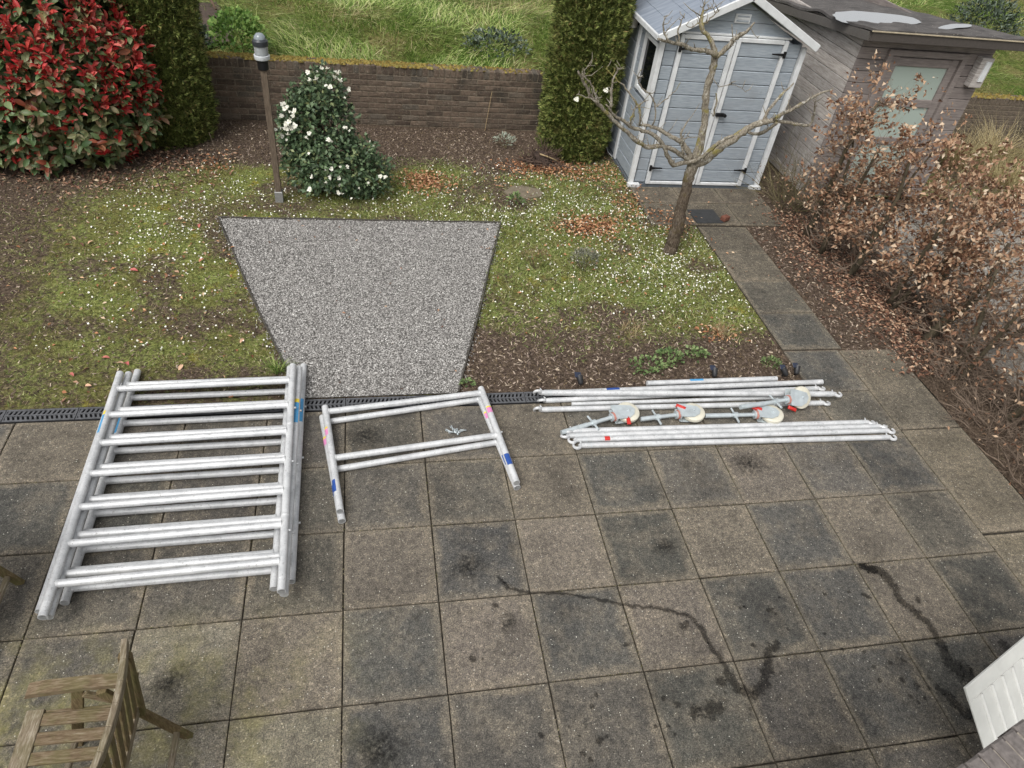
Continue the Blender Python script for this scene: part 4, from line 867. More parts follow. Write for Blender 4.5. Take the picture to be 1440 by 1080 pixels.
TREE = [
('trunk',[(3.65,4.25,0.33,0.085),(3.63,4.25,0.56,0.075),(3.63,4.25,0.76,0.07),(3.62,4.25,0.95,0.068),(3.64,4.25,1.08,0.07)]),
('leader',[(3.64,4.25,1.08,0.06),(3.64,4.26,1.29,0.05),(3.62,4.27,1.55,0.046),(3.57,4.28,1.75,0.044),(3.56,4.28,1.91,0.042),(3.56,4.29,2.06,0.04),(3.56,4.3,2.15,0.038)]),
('fl',[(3.54,4.25,2.16,0.03),(3.4,4.22,2.2,0.026),(3.26,4.19,2.21,0.024),(3.13,4.16,2.26,0.022),(3.01,4.13,2.28,0.018),(2.86,4.1,2.31,0.01)]),
('fm',[(3.54,4.25,2.16,0.03),(3.46,4.27,2.27,0.027),(3.35,4.29,2.37,0.025),(3.33,4.31,2.42,0.024),(3.33,4.33,2.51,0.012),(3.33,4.35,2.6,0.005)]),
('fr',[(3.55,4.25,2.14,0.033),(3.63,4.22,2.25,0.03),(3.67,4.2,2.34,0.027),(3.73,4.17,2.4,0.02),(3.78,4.15,2.49,0.008)]),
('L1',[(3.62,4.25,1.09,0.036),(3.51,4.27,1.22,0.032),(3.43,4.29,1.29,0.03),(3.3,4.31,1.34,0.028),(3.18,4.33,1.39,0.025),(3.07,4.35,1.41,0.02),(2.98,4.37,1.41,0.015)]),
('L2',[(3.65,4.25,1.09,0.035),(3.53,4.23,1.09,0.03),(3.39,4.21,1.07,0.03),(3.29,4.19,1.17,0.028),(3.2,4.17,1.29,0.027),(3.08,4.15,1.39,0.025),(2.93,4.13,1.45,0.022),(2.81,4.11,1.48,0.02),(2.7,4.09,1.55,0.018),(2.59,4.07,1.61,0.015),(2.47,4.05,1.72,0.01)]),
('L3',[(3.6,4.25,1.1,0.033),(3.43,4.22,1.18,0.03),(3.29,4.2,1.25,0.028),(3.16,4.17,1.28,0.028),(3.04,4.14,1.28,0.027),(2.92,4.11,1.33,0.026),(2.76,4.09,1.44,0.025),(2.61,4.06,1.55,0.023),(2.45,4.03,1.68,0.021),(2.32,4.0,1.79,0.019),(2.21,3.98,1.92,0.016),(2.12,3.95,2.04,0.01)]),
('R1',[(3.64,4.25,1.07,0.055),(3.74,4.21,1.14,0.055),(3.81,4.18,1.25,0.05),(3.9,4.14,1.37,0.048),(4.0,4.11,1.49,0.045),(4.09,4.07,1.58,0.04),(4.17,4.04,1.62,0.034),(4.24,4.0,1.66,0.03)]),
('R1b',[(3.46,4.25,1.07,0.02),(3.58,4.19,1.12,0.026),(3.65,4.14,1.2,0.026),(3.69,4.08,1.31,0.025),(3.75,4.03,1.42,0.022),(3.83,3.97,1.5,0.015)]),
('R2',[(4.22,4.0,1.66,0.026),(4.29,3.94,1.77,0.024),(4.38,3.88,1.87,0.02),(4.45,3.81,1.98,0.017),(4.54,3.75,2.06,0.01)]),
('R3',[(4.26,4.25,1.54,0.022),(4.3,4.28,1.68,0.02),(4.4,4.32,1.79,0.018),(4.51,4.35,1.91,0.008)]),
('R4',[(4.14,4.25,1.42,0.02),(4.2,4.15,1.45,0.022),(4.23,4.05,1.55,0.022),(4.23,3.95,1.66,0.02)]),
('R5',[(4.27,4.0,1.65,0.02),(4.45,3.96,1.64,0.019),(4.58,3.92,1.66,0.016),(4.55,3.89,1.78,0.013),(4.49,3.85,1.9,0.006)]),
('s1',[(2.96,4.05,2.3,0.014),(2.89,4.05,2.37,0.01),(2.85,4.05,2.51,0.004)]),
('s2',[(3.1,4.15,2.26,0.013),(3.06,4.15,2.39,0.009),(3.08,4.15,2.52,0.004)]),
('s3',[(3.36,4.35,2.39,0.014),(3.43,4.35,2.45,0.009),(3.5,4.35,2.53,0.004)]),
('s4',[(3.62,4.15,2.31,0.008),(3.56,4.15,2.46,0.005)]),
('s5',[(3.7,4.05,2.47,0.005),(3.75,4.05,2.42,0.004),(3.81,4.05,2.38,0.002)]),
('s6',[(2.49,3.95,1.72,0.017),(2.47,3.95,1.88,0.015),(2.46,3.95,1.98,0.01),(2.49,3.95,2.09,0.004)]),
('s7',[(2.35,3.95,1.77,0.008),(2.26,3.95,1.81,0.006),(2.14,3.95,1.83,0.004)]),
('s8',[(2.36,3.95,1.76,0.012),(2.3,3.95,1.87,0.01),(2.22,3.95,1.97,0.008),(2.15,3.95,2.01,0.004)]),
('s9',[(2.97,4.35,1.41,0.014),(2.94,4.35,1.57,0.014),(2.83,4.35,1.69,0.013),(2.75,4.35,1.77,0.01),(2.61,4.35,1.87,0.008),(2.51,4.35,1.95,0.004)]),
('s10',[(2.75,4.05,1.54,0.013),(2.76,4.05,1.66,0.011),(2.8,4.05,1.73,0.009),(2.89,4.05,1.78,0.004)]),
('s11',[(3.1,4.3,1.44,0.01),(3.08,4.3,1.62,0.009),(3.0,4.3,1.73,0.009),(2.89,4.3,1.81,0.008),(2.83,4.3,1.89,0.006),(2.83,4.3,1.97,0.003)]),
('s12',[(3.1,4.35,1.6,0.007),(3.2,4.35,1.7,0.006),(3.26,4.35,1.77,0.005),(3.3,4.35,1.86,0.002)]),
('s13',[(3.39,4.05,1.25,0.016),(3.34,4.05,1.37,0.015),(3.3,4.05,1.49,0.013),(3.36,4.05,1.63,0.004)]),
('s14',[(3.33,4.05,1.42,0.006),(3.43,4.05,1.43,0.005),(3.56,4.05,1.46,0.003)]),
('s15',[(3.74,4.35,1.54,0.012),(3.74,4.35,1.67,0.012),(3.7,4.35,1.77,0.006)]),
('s16',[(3.61,4.15,1.9,0.005),(3.78,4.15,1.92,0.004),(3.92,4.15,1.86,0.002)]),
('s17',[(2.56,4.25,1.9,0.008),(2.61,4.25,1.99,0.004)]),
('s18',[(2.17,3.9,1.97,0.006),(2.17,3.9,2.08,0.005),(2.25,3.9,2.11,0.003)]),
('s19',[(2.87,4.0,1.38,0.006),(3.04,4.0,1.36,0.005),(3.07,4.0,1.49,0.003)]),
('s20',[(3.35,4.35,2.55,0.004),(3.27,4.35,2.63,0.002)]),
('s21',[(3.36,4.35,2.49,0.006),(3.42,4.35,2.57,0.004),(3.4,4.35,2.65,0.002)]),
('s22',[(3.34,4.35,2.41,0.006),(3.27,4.35,2.36,0.005),(3.2,4.35,2.38,0.003)]),
]
tr = thing('fruit_tree', (3.648, 4.25, 0), 'bare pruned fruit tree with lichen-spotted branches in front of the shed', 'tree')
rr = random.Random(3)
def smooth_path(pts, sub=4):
    P = [Vector(q[:3]) for q in pts]; R_ = [q[3] for q in pts]; out, ro_ = [], []
    for i in range(len(P)-1):
        p0, p1, p2, p3 = P[max(i-1, 0)], P[i], P[i+1], P[min(i+2, len(P)-1)]
        for s_ in range(sub):
            t = s_/sub; out.append(.5*((2*p1)+(p2-p0)*t+(2*p0-5*p1+4*p2-p3)*t*t+(3*p1-p0-3*p2+p3)*t**3)); ro_.append((R_[i]*(1-t)+R_[i+1]*t)*(rr.uniform(.95, 1.05) if R_[i] > .06 else rr.uniform(.86, 1.14))); out[-1] = out[-1]+Vector((rr.gauss(0, .004), rr.gauss(0, .004), rr.gauss(0, .004)))
    return out+[P[-1]], ro_+[R_[-1]]
allpts = []
for nm, pts in TREE:
    if nm == 'trunk': pts = [(3.645, 4.251, -.05, .105), (3.648, 4.25, .05, .092), (3.65, 4.25, .16, .086)]+pts
    pa, ra = smooth_path(pts); ra = [x*(.84 if nm == 'trunk' else .82) for x in ra]
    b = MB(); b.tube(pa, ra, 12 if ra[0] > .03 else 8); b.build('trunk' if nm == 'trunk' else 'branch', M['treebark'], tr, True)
    if nm != 'trunk': allpts += [(p, r_, (pa[min(i+1, len(pa)-1)]-pa[max(i-1, 0)]).normalized()) for i, (p, r_) in enumerate(zip(pa, ra))]
b = MB()
for k in range(230):
    p, r_, d = rr.choice(allpts)
    if r_ > .03 and rr.random() < .8: continue
    q = Vector((rr.gauss(0, .6), rr.gauss(0, .6), rr.uniform(.1, 1.1))); q = (q-d*q.dot(d)*.5).normalized(); L = rr.uniform(.02, .09)*(1 if rr.random() < .8 else 2.6)
    m_ = p+q*L*.5+Vector((rr.gauss(0, .012), rr.gauss(0, .012), rr.gauss(0, .012))); b.tube([p, m_, p+q*L+Vector((0, 0, L*.2))], [min(r_, .006), .004, .0018], 5)
tag(b.build('twigs', M['treebark'], tr, True), kind='stuff')
for (x, y, z) in ((2.43, 4.02, 1.86), (2.15, 3.98, 1.78)):
    inst('blossom', fme, tr, Matrix.Translation(Vector((x, y, z))-wloc(tr)) @ Matrix.Rotation(1.1, 4, 'X') @ Matrix.Scale(.75, 4))

# ------------------------------------------------------------------ beech hedge plants and bare shrubs
M['beech'] = leafmat('dry_beech_leaf', [(0, S(88, 62, 48)), (.3, S(134, 99, 77)), (.6, S(174, 138, 110)), (.85, S(204, 174, 144)), (1, S(226, 208, 184))], .6, .3, transl=.25)
M['twig'] = simple('hedge_twig', S(112, 97, 84), .95, 0, .35, 20, .3); M['twig_olive'] = simple('olive_twig', S(96, 88, 62), .95, 0, .3, 20, .2); M['htrunk'] = simple('mossy_trunk', S(80, 72, 56), .95, 0, .4, 16, .6)
def grow(r, mb, p, d, L, rad, depth, tips, nch, up=.25, wobble=.25, sides=4):
    pts, rs_ = [p], [rad]; q = p
    for k in range(3):
        d = (d+Vector((r.gauss(0, wobble), r.gauss(0, wobble), r.gauss(0, wobble)+up*.3))).normalized(); q = q+d*L/3
        if q.z < .02: q.z = .02
        pts.append(q); rs_.append(rad*(1-.22*(k+1)))
    mb.tube(pts, rs_, sides, cap=False)
    if depth == 0: tips.append((q, d)); tips.append((pts[2], d)); return
    for k in range(nch):
        i = r.randint(1, 3); nd_ = (d+Vector((r.gauss(0, .8), r.gauss(0, .8), r.gauss(0, .5)+up))).normalized()
        grow(r, mb, pts[i], nd_, L*r.uniform(.5, .8), rs_[i]*.62, depth-1, tips, nch, up, wobble, sides if depth > 1 else 3)
def beech(x, y, h, lean, nleaf, label, seed, zlo=.35, stems=2, nch=4):
    nleaf = int(nleaf*1.7)
    r = random.Random(seed); g = np.random.default_rng(seed); t = thing('beech_hedge_plant', (x, y, 0), label, 'hedge plant', 'beech hedge plants in a row'); tips = []
    tb_ = MB(); tw = MB()
    for s_ in range(stems):
        p = Vector((x+r.gauss(0, .05), y+r.gauss(0, .08), -.05)); d = Vector((lean[0]+r.gauss(0, .12), lean[1]+r.gauss(0, .2), 1)).normalized(); rad = r.uniform(.030, .042)*(1 if s_ == 0 else .7); pts = [p]; rs_ = [rad*1.25]; q = p
        for k in range(6):
            d = (d+Vector((r.gauss(0, .10), r.gauss(0, .10), .05))).normalized(); q = q+d*h/6*.95; pts.append(q); rs_.append(rad*(1-.13*k))
        tb_.tube(pts, rs_, 8)
        for i in range(1, 7):
            for c in range(5):
                a = r.uniform(0, 6.28); grow(r, tw, pts[i]-(pts[i]-pts[i-1])*r.random(), Vector((math.cos(a)*.8, math.sin(a), r.uniform(.0, .7))).normalized(), r.uniform(.22, .42), rs_[i]*.42, 2, tips, nch-1)
    tb_.build('trunk', M['htrunk'], t, True); tag(tw.build('twigs', M['twig'], t), kind='stuff')
    T = [q for q in tips if q[0].z > zlo]
    if nleaf and T:
        idx = g.integers(0, len(T), nleaf); P = np.array([tuple(T[i][0]) for i in idx])+g.normal(0, .022, (nleaf, 3)); Dv = np.array([tuple(T[i][1]) for i in idx])
        Dd = Dv+g.normal(0, .7, (nleaf, 3))+np.array([0, 0, -.2]); L = g.uniform(.022, .068, nleaf)
        tag(scatter('foliage', LEAF, P, rot_frames(Dd, rdir(g, nleaf)+np.array([-.2, -.5, .8])), np.stack([L*g.uniform(.4, .65, nleaf), L, L*g.uniform(.6, 3.2, nleaf)], 1), M['beech'], t), kind='stuff')
    return t
beech(5.66, 4.62, 1.95, (-.03, 0), 520, 'thin beech hedge plant next to the shed path with a brown leaf tuft on top', 11, .5, 1)
beech(5.67, 4.22, 1.6, (.06, .0), 1150, 'beech hedge plant with a mossy stem rising from the leaf litter, second from the shed', 12)
beech(5.74, 3.66, 1.65, (.10, .05), 1600, 'leafy beech hedge plant in front of the cabin door, third from the shed', 13)
beech(5.82, 3.10, 1.55, (.10, .1), 1700, 'beech hedge plant thick with tan leaves, fourth from the shed', 14)
beech(5.90, 2.55, 1.3, (.12, .1), 850, 'beech hedge plant beside the end of the paving, fifth from the shed', 15, .2)
beech(5.92, 1.95, 1.2, (.14, .05), 330, 'sparse beech hedge plant showing dark forked stems and the yard behind', 16, .25)
beech(6.05, 1.38, 1.15, (.14, -.05), 200, 'almost bare beech hedge plant at the right edge of the picture', 17, .2, 2)
beech(5.98, .85, .95, (.1, 0), 260, 'low twiggy beech hedge plant nearest to the house', 18, .3, 2)
beech(6.45, 3.35, 1.3, (.05, 0), 1300, 'beech hedge plant on the far side facing the neighbouring yard', 19, .5)
beech(6.5, 2.5, 1.1, (.05, 0), 380, 'beech hedge plant at the back of the row above the grey yard paving', 20, .6)
def bare_shrub(x, y, r_, h, n, label, seed, mat, tilt=(0, 0)):
    r = random.Random(seed); t = thing('bare_shrub', (x, y, 0), label, 'shrub'); mb = MB(); tips = []
    for k in range(n):
        a = r.uniform(0, 6.28); q = r.random()**.5*r_*.6
        grow(r, mb, Vector((x+q*math.cos(a), y+q*math.sin(a), -.02)), Vector((math.cos(a)*.55+tilt[0], math.sin(a)*.55+tilt[1], r.uniform(.5, 1.3))).normalized(), h*r.uniform(.4, .75), .0065, 2, tips, 3, .1, .32, 3)
    tag(mb.build('twigs', mat, t), kind='stuff')
    g = np.random.default_rng(seed); nl = 90; ix = g.integers(0, len(tips), nl); P = np.array([tuple(tips[i][0]) for i in ix]); L = g.uniform(.03, .055, nl)
    tag(scatter('caught_leaves', LEAF, P, rot_frames(rdir(g, nl), rdir(g, nl)+np.array([0, -.3, .8])), np.stack([L*.5, L, L*g.uniform(.6, 2.5, nl)], 1), M['beech'], t), kind='stuff'); return t
bare_shrub(5.72, 5.45, .38, 1.15, 46, 'tangled bare shrub filling the gap between shed and cabin', 31, M['twig_olive'])
bare_shrub(5.78, 1.28, .45, .55, 52, 'low mass of fine bare brown twigs along the paving edge', 32, M['twig'], (-.2, 0))
bare_shrub(5.72, .62, .42, .42, 46, 'low brown twig tangle at the bottom of the hedge row', 33, M['twig'], (-.2, 0))
bare_shrub(5.86, 1.9, .4, .5, 34, 'bare twig thicket under the sparse part of the hedge', 34, M['twig'], (-.1, 0))

# ------------------------------------------------------------------ ground cover
rng = np.random.default_rng(101)
def zg(P): return zgarden(P[:, 0], P[:, 1])
def out_of_way(x, y): return ~in_poly(x, y, GRAVEL) & ~((x > 4.18) & (x < 4.87) & (y < 4.85)) & ~((x > 3.66) & (y > 4.84) & (x < 5.46)) & (y > 1.97)
M['grass'] = leafmat('lawn_grass', [(0, S(58, 70, 38)), (.25, S(96, 114, 58)), (.55, S(136, 156, 88)), (.8, S(176, 184, 122)), (1, S(210, 200, 158))], .6, .25, transl=.25)
n = 135000; x = rng.uniform(-3.9, 4.35, n); y = rng.uniform(1.98, 7.2, n); k = (rng.uniform(0, 1, n) < green(x, y)*np.where(x < .1, .6, 1.0)) & out_of_way(x, y); x, y = x[k], y[k]; n = len(x)
P = np.stack([x, y, 0*x], 1); P[:, 2] = zg(P)-.003
D = rng.normal(0, .75, (n, 3)); D[:, 2] = rng.uniform(.25, 1.0, n); L = rng.uniform(.022, .075, n)*np.where(x < .1, .6, 1)*(.6+.8*fbm(x, y, 4, 17))
tag(scatter('lawn_grass', BLADE, P, rot_frames(D, rdir(rng, n)), np.stack([rng.uniform(.003, .0085, n), L, L], 1), M['grass']), 'short mossy grass covering the garden soil', 'grass', kind='stuff')
print('grass', n)
HEX = (np.array([(1, 0, 0), (.5, .87, .1), (-.5, .87, 0), (-1, 0, .1), (-.5, -.87, 0), (.5, -.87, .1)], float), [(0, 1, 2, 3, 4, 5)])
n = 27000; x = rng.uniform(-3.2, 4.3, n); y = rng.uniform(2.4, 6.5, n)
dens = 1.0*np.exp(-(((x-3.4)/.75)**2+((y-3.9)/.95)**2))+.30*((x > 1.0)&(y > 3.0))+.45*np.exp(-((y-5.25)/.45)**2)*(x > -1.6)+.24*((x < -.3)&(x > -2.6)&(y > 2.6))+.7*np.exp(-(((x+1.5)/.7)**2+((y-4.8)/.7)**2))
k = (rng.uniform(0, 1, n) < dens*(.35+1.1*fbm(x, y, 1.6, 61))*.75*np.clip(green(x, y)+.15, 0, 1)) & out_of_way(x, y); x, y = x[k], y[k]; n = len(x)
P = np.stack([x, y, 0*x], 1); P[:, 2] = zg(P)+rng.uniform(.012, .035, n); Nn = rng.normal(0, .45, (n, 3)); Nn[:, 2] = 1
tag(scatter('white_petals', HEX, P, rot_frames(rdir(rng, n), Nn), rng.uniform(.0035, .0105, n), M['petal']), 'white petals and daisies sprinkled over the lawn', 'petals', kind='stuff'); print('petals', n)
# stray gravel around the bed's border
n = 1500; k = rng.integers(0, 5, n); seg = [((-1.354, 4.872), (-.85, 3.35)), ((-.85, 3.35), (-.355, 1.955)), ((1.725, 4.831), (1.30, 3.30)), ((1.30, 3.30), (.925, 1.955)), ((-1.354, 4.872), (1.725, 4.831))]; f = rng.uniform(0, 1, n)
P = np.array([[seg[i][0][0]*(1-t)+seg[i][1][0]*t, seg[i][0][1]*(1-t)+seg[i][1][1]*t, 0] for i, t in zip(k, f)]); P[:, :2] += rng.normal(0, .035, (n, 2)); P[:, 2] = zg(P)+.012
P = P[P[:, 1] > 1.97]; n = len(P); tag(scatter('stray_gravel', OCT[0], P, rot_frames(rdir(rng, n), np.tile([0, 0, 1.], (n, 1))+rng.normal(0, .2, (n, 3))), rng.uniform(.005, .01, n), M['gravel']), 'stray grey stones spilled around the border of the gravel', 'gravel', kind='stuff')
# leaf litter
M['litter'] = leafmat('fallen_leaf_brown', [(0, S(78, 56, 46)), (.35, S(116, 84, 68)), (.65, S(150, 114, 92)), (.9, S(184, 152, 126)), (1, S(206, 184, 158))], .7, .25)
M['russet'] = leafmat('fallen_leaf_russet', [(0, S(96, 64, 44)), (.35, S(146, 98, 68)), (.65, S(180, 130, 94)), (.9, S(204, 164, 128)), (1, S(214, 188, 156))], .7, .25)
def litter(name, n, cl, label, size=(.03, .06), mat='litter', zoff=.008, w=.5, curl=1.6):
    per = rng.choice(len(cl), n, p=np.array([c[4] for c in cl])/sum(c[4] for c in cl)); C = np.array([c[:4] for c in cl])[per]
    x = C[:, 0]+C[:, 2]*rng.normal(0, .5, n); y = C[:, 1]+C[:, 3]*rng.normal(0, .5, n); k = ~in_poly(x, y, GRAVEL) & (y > 1.97) & (y < 7.55) & (x < 6.3); x, y = x[k], y[k]; n = len(x)
    P = np.stack([x, y, 0*x], 1); P[:, 2] = np.maximum(zg(P), np.where(((x > 4.18)&(x < 4.87)&(y < 4.9))|((x > 3.65)&(x < 5.45)&(y > 4.86)), .003, -1))+rng.uniform(.002, zoff, n)
    Nn = rng.normal(0, .35, (n, 3)); Nn[:, 2] = 1; Dd = rng.normal(0, 1, (n, 3)); Dd[:, 2] *= .2; L = rng.uniform(*size, n)
    return tag(scatter(name, LEAF, P, rot_frames(Dd, Nn), np.stack([L*w*rng.uniform(.7, 1.2, n), L, L*rng.uniform(.5, curl, n)], 1), M[mat]), label, 'leaf litter', kind='stuff')
litter('leaf_litter', 3600, [(5.55, 3.9, .55, 1.1, 4), (5.75, 2.8, .5, .9, 4), (5.6, 4.8, .35, .6, 2), (5.6, 1.9, .4, .8, 1.5), (5.5, 1.2, .25, .9, .3), (5.9, 3.4, .4, 1.4, 2)], 'dry brown leaves heaped on the soil under the hedge', (.03, .058), 'litter', .03)
litter('leaf_litter', 3400, [(.95, 5.85, .36, .28, 3.2), (2.85, 4.80, .42, .28, 4.2), (2.6, 6.30, .60, .26, 4.2), (3.3, 6.2, .5, .4, 1.6), (3.5, 5.4, .35, .6, 1.4), (3.9, 4.9, .3, .35, .8), (2.1, 5.9, .6, .5, .3), (-1.6, 6.2, .3, .35, .6), (3.6, 2.7, .25, .15, .4), (2.9, 4.2, 1.6, 1.6, 1.0), (-1.6, 3.8, 1.6, 2.0, 1.0)], 'russet leaves gathered in drifts on the lawn', (.03, .055), 'russet', .05)
litter('leaf_litter', 900, [(-3.0, 5.75, 1.3, .4, 3), (-2.1, 6.3, .5, .4, 1.5), (-1.8, 5.9, .6, .5, .4), (-2.6, 4.9, 1.0, .8, .3), (-2.0, 3.2, 1.6, 1.4, .25)], 'dead leaves lying under the red-tipped bush', (.035, .075), 'litter', .02, .4)
n = 130; x = rng.uniform(-1.3, 1.7, n); y = rng.uniform(2.0, 4.85, n); k = in_poly(x, y, GRAVEL) & (rng.uniform(0, 1, n) < .25+.75*sst(y, 4.0, 4.8)); P = np.stack([x[k], y[k], np.full(k.sum(), .02)], 1); n = len(P); L = rng.uniform(.02, .045, n); Nn = rng.normal(0, .3, (n, 3)); Nn[:, 2] = 1
tag(scatter('leaf_litter', LEAF, P, rot_frames(rdir(rng, n)*np.array([1, 1, .2]), Nn), np.stack([L*.45, L, L], 1), M['litter']), 'few small brown leaves blown onto the gravel', 'leaf litter', kind='stuff')
# mulch chips
M['chip'] = leafmat('bark_mulch', [(0, S(54, 45, 41)), (.35, S(90, 76, 68)), (.65, S(124, 108, 97)), (.88, S(160, 144, 130)), (1, S(196, 180, 158))], .95, .15)
CHIP = (np.array([(-1, -.4, 0), (1, -.3, .1), (.9, .4, 0), (-.9, .35, .12), (0, 0, .35)], float), [(0, 1, 4), (1, 2, 4), (2, 3, 4), (3, 0, 4)])
n = 75000; x = rng.uniform(-3.9, 6.3, n); y = rng.uniform(1.98, 7.5, n); dm = np.where((x > .9)&(y < 3.1)&(x < 4.2), 1.2, .4); dm = np.where((x > 4.86)&(y < 4.9), 1.3, dm); dm = np.where((y > 6.2)&(x < 2.8), .8, dm)
k = (rng.uniform(0, 1, n) < dm*(1-.8*green(x, y))) & out_of_way(x, y); x, y = x[k], y[k]; n = len(x)
P = np.stack([x, y, 0*x], 1); P[:, 2] = zg(P)+rng.uniform(0, .008, n); Nn = rng.normal(0, .4, (n, 3)); Nn[:, 2] = 1; L = rng.uniform(.006, .02, n)
tag(scatter('bark_mulch', CHIP, P, rot_frames(rdir(rng, n)*np.array([1, 1, .2]), Nn), np.stack([L, L*rng.uniform(.5, 1, n), L*.8], 1), M['chip']), 'brown bark mulch and crumbs of soil in the beds', 'mulch', kind='stuff'); print('chips', n)
# straws and twiglets on the beds
n = 9000; x = rng.uniform(-3.6, 4.2, n); y = rng.uniform(2.0, 7.4, n); k = (rng.uniform(0, 1, n) < (1-.35*green(x, y))) & out_of_way(x, y); x, y = x[k], y[k]; n = len(x); P = np.stack([x, y, 0*x], 1); P[:, 2] = zg(P)+.008
Dd = rng.normal(0, 1, (n, 3)); Dd[:, 2] *= .15; M['straw'] = leafmat('dry_straw', [(0, S(120, 100, 72)), (.5, S(164, 142, 108)), (1, S(200, 184, 150))], .8, .2, transl=.2)
tag(scatter('dry_stalks', BLADE, P, rot_frames(Dd, np.tile([0, 0, 1.], (n, 1))), np.stack([rng.uniform(.002, .004, n), rng.uniform(.015, .07, n), np.full(n, .03)], 1), M['straw']), 'bits of dry stalk strewn over the soil', 'stalks', kind='stuff')
# single fallen leaves one can pick out
M['pinkleaf'] = leafmat('pink_fallen_leaf', [(0, S(176, 96, 92)), (.5, S(196, 132, 112)), (1, S(206, 170, 140))], .6, .3, 'object')
t = MB(); t.add(LEAF8[0].tolist(), LEAF8[1]); lo = t.build('fallen_leaf', M['pinkleaf']); lm2 = lo.data; lm2.shade_smooth(); bpy.data.objects.remove(lo)
PL = [(-2.13, 2.30, 'pink fallen leaf nearest to the drain at the left edge of the lawn'), (-1.97, 2.18, 'pinkish fallen leaf just above the channel drain left of the ladder frames'), (-1.75, 2.42, 'pale fallen leaf touching the top ends of the ladder frames'), (-1.98, 2.53, 'tan fallen leaf on moss up and left of the ladder frames'),
      (-1.33, 2.42, 'fallen leaf right above the top rung of the ladder frames'), (-1.40, 4.05, 'pink fallen leaf halfway along the left edge of the gravel'), (-2.05, 3.85, 'pale fallen leaf in the middle of the left lawn'), (-1.55, 4.75, 'reddish fallen leaf near the far left corner of the gravel'), (-2.5, 4.4, 'fallen leaf on the brown soil in front of the red-tipped bush'), (-.88, 2.75, 'fallen leaf near the green grass tuft by the gravel')]
for (x, y, lb) in PL:
    o = bpy.data.objects.new('fallen_leaf', lm2); COL.objects.link(o); o.location = (x, y, float(zgarden(np.array([x]), np.array([y]))[0])+.016); o.rotation_euler = (rs.uniform(-.2, .2), rs.uniform(-.2, .2), rs.uniform(0, 6.28)); s_ = rs.uniform(.06, .085); o.scale = (s_*.5, s_, s_*1.4)
    tag(o, lb, 'leaf', 'fallen leaves on the left lawn')

# ------------------------------------------------------------------ meadow beyond the wall
LBL = (np.array([(-.5, 0, 0), (.5, 0, 0), (.45, .35, .05), (-.45, .35, .05), (.3, .72, .22), (-.3, .72, .22), (0, 1, .5)], float), [(0, 1, 2, 3), (3, 2, 4, 5), (5, 4, 6)])
M['mgrass'] = leafmat('meadow_grass', [(0, S(64, 88, 36)), (.3, S(108, 136, 60)), (.6, S(154, 176, 94)), (.85, S(192, 202, 130)), (1, S(216, 208, 164))], .55, .3, transl=.35)
M['mdry'] = leafmat('dry_meadow_grass', [(0, S(136, 120, 84)), (.5, S(178, 162, 120)), (1, S(208, 196, 156))], .7, .2, transl=.25)
def meadow(n, dry, label, name):
    q = rng.uniform(0, 1, n) < .62
    x = np.where(q, rng.uniform(-4.2, 5.2, n), rng.uniform(4.6, 24, n)); y = 7.85+(rng.uniform(0, 1, n)**1.3)*np.where(q, 9.5, 13)
    k = (x < 4.6) | (y > 8.9) | (x > 8.3); d = fbm(x, y, .55, 71); d2 = fbm(x, y, 1.4, 75)
    k &= (rng.uniform(0, 1, n) < (sst(d, .48, .64)*.9+.08 if dry else 1-.6*sst(d, .48, .64)))&~((x < -1.9)&(y > 9.3)&(y < 11.5)&(rng.uniform(0, 1, n) < .8)); x, y, d2 = x[k], y[k], d2[k]; n = len(x)
    P = np.stack([x, y, zmeadow(x, y)-.02], 1); an = 6.28*fbm(x, y, .5, 81)*1.5; sw = np.stack([np.cos(an), np.sin(an), 0*an], 1)
    D = rng.normal(0, .45, (n, 3))+sw*.5; D[:, 2] = rng.uniform(.35, 1.0, n); L = rng.uniform(.06, .28, n)*(.4+1.2*d2)*(1.15 if dry else 1)
    return tag(scatter(name, LBL, P, rot_frames(D, rdir(rng, n)*.4-np.array([0, 0, .9])+sw), np.stack([rng.uniform(.005, .012, n)*(.8 if dry else 1.2), L, L], 1), M['mdry' if dry else 'mgrass']), label, 'grass', kind='stuff')
meadow(120000, False, 'long green meadow grass beyond the brick wall', 'meadow_grass'); meadow(60000, True, 'flattened straw-coloured grass patches in the meadow', 'dry_grass')
LEAVES = {}
def clump(name, label, cat, c, r_, n, size, mat, wid=.6, up=.4, group=None, stemmat='twig_olive', stems=6):
    g = np.random.default_rng(int(abs(c[0]*100+c[1]*1000))); t = thing(name, (c[0], c[1], c[2]-r_[2] if c[2]-r_[2] > 0 else 0), label, cat, group)
    d = rdir(g, n); d[:, 2] = np.abs(d[:, 2])*1.0-.25; P = np.array(c)+d*np.array(r_)*(g.uniform(.2, 1, (n, 1))**.45); z0 = c[2]-r_[2]*.9; P[:, 2] = np.maximum(P[:, 2], max(z0, .01))
    Dd = d*.7+g.normal(0, .5, (n, 3))+np.array([0, 0, up]); Nn = np.array([0, -.2, 1.])+g.normal(0, .35, (n, 3)); L = g.uniform(*size, n)
    tag(scatter('foliage', LEAF, P, rot_frames(Dd, Nn), np.stack([L*wid, L, L], 1), M[mat], t), kind='stuff')
    b = MB()
    for k in range(stems):
        q = P[g.integers(n)]; b.tube([(c[0]+g.normal(0, .03*r_[0]/.3), c[1]+g.normal(0, .03), c[2]-r_[2]-.02), tuple(q)], [.006, .002], 4)
    b.build('stems', M[stemmat], t); return t
M['nettle'] = leafmat('nettle_leaf', [(0, S(60, 88, 38)), (.5, S(96, 128, 58)), (1, S(138, 162, 88))], .6, .25, transl=.2); M['ivy'] = leafmat('ivy_leaf', [(0, S(34, 46, 34)), (.6, S(62, 76, 58)), (1, S(110, 122, 108))], .4, .4)
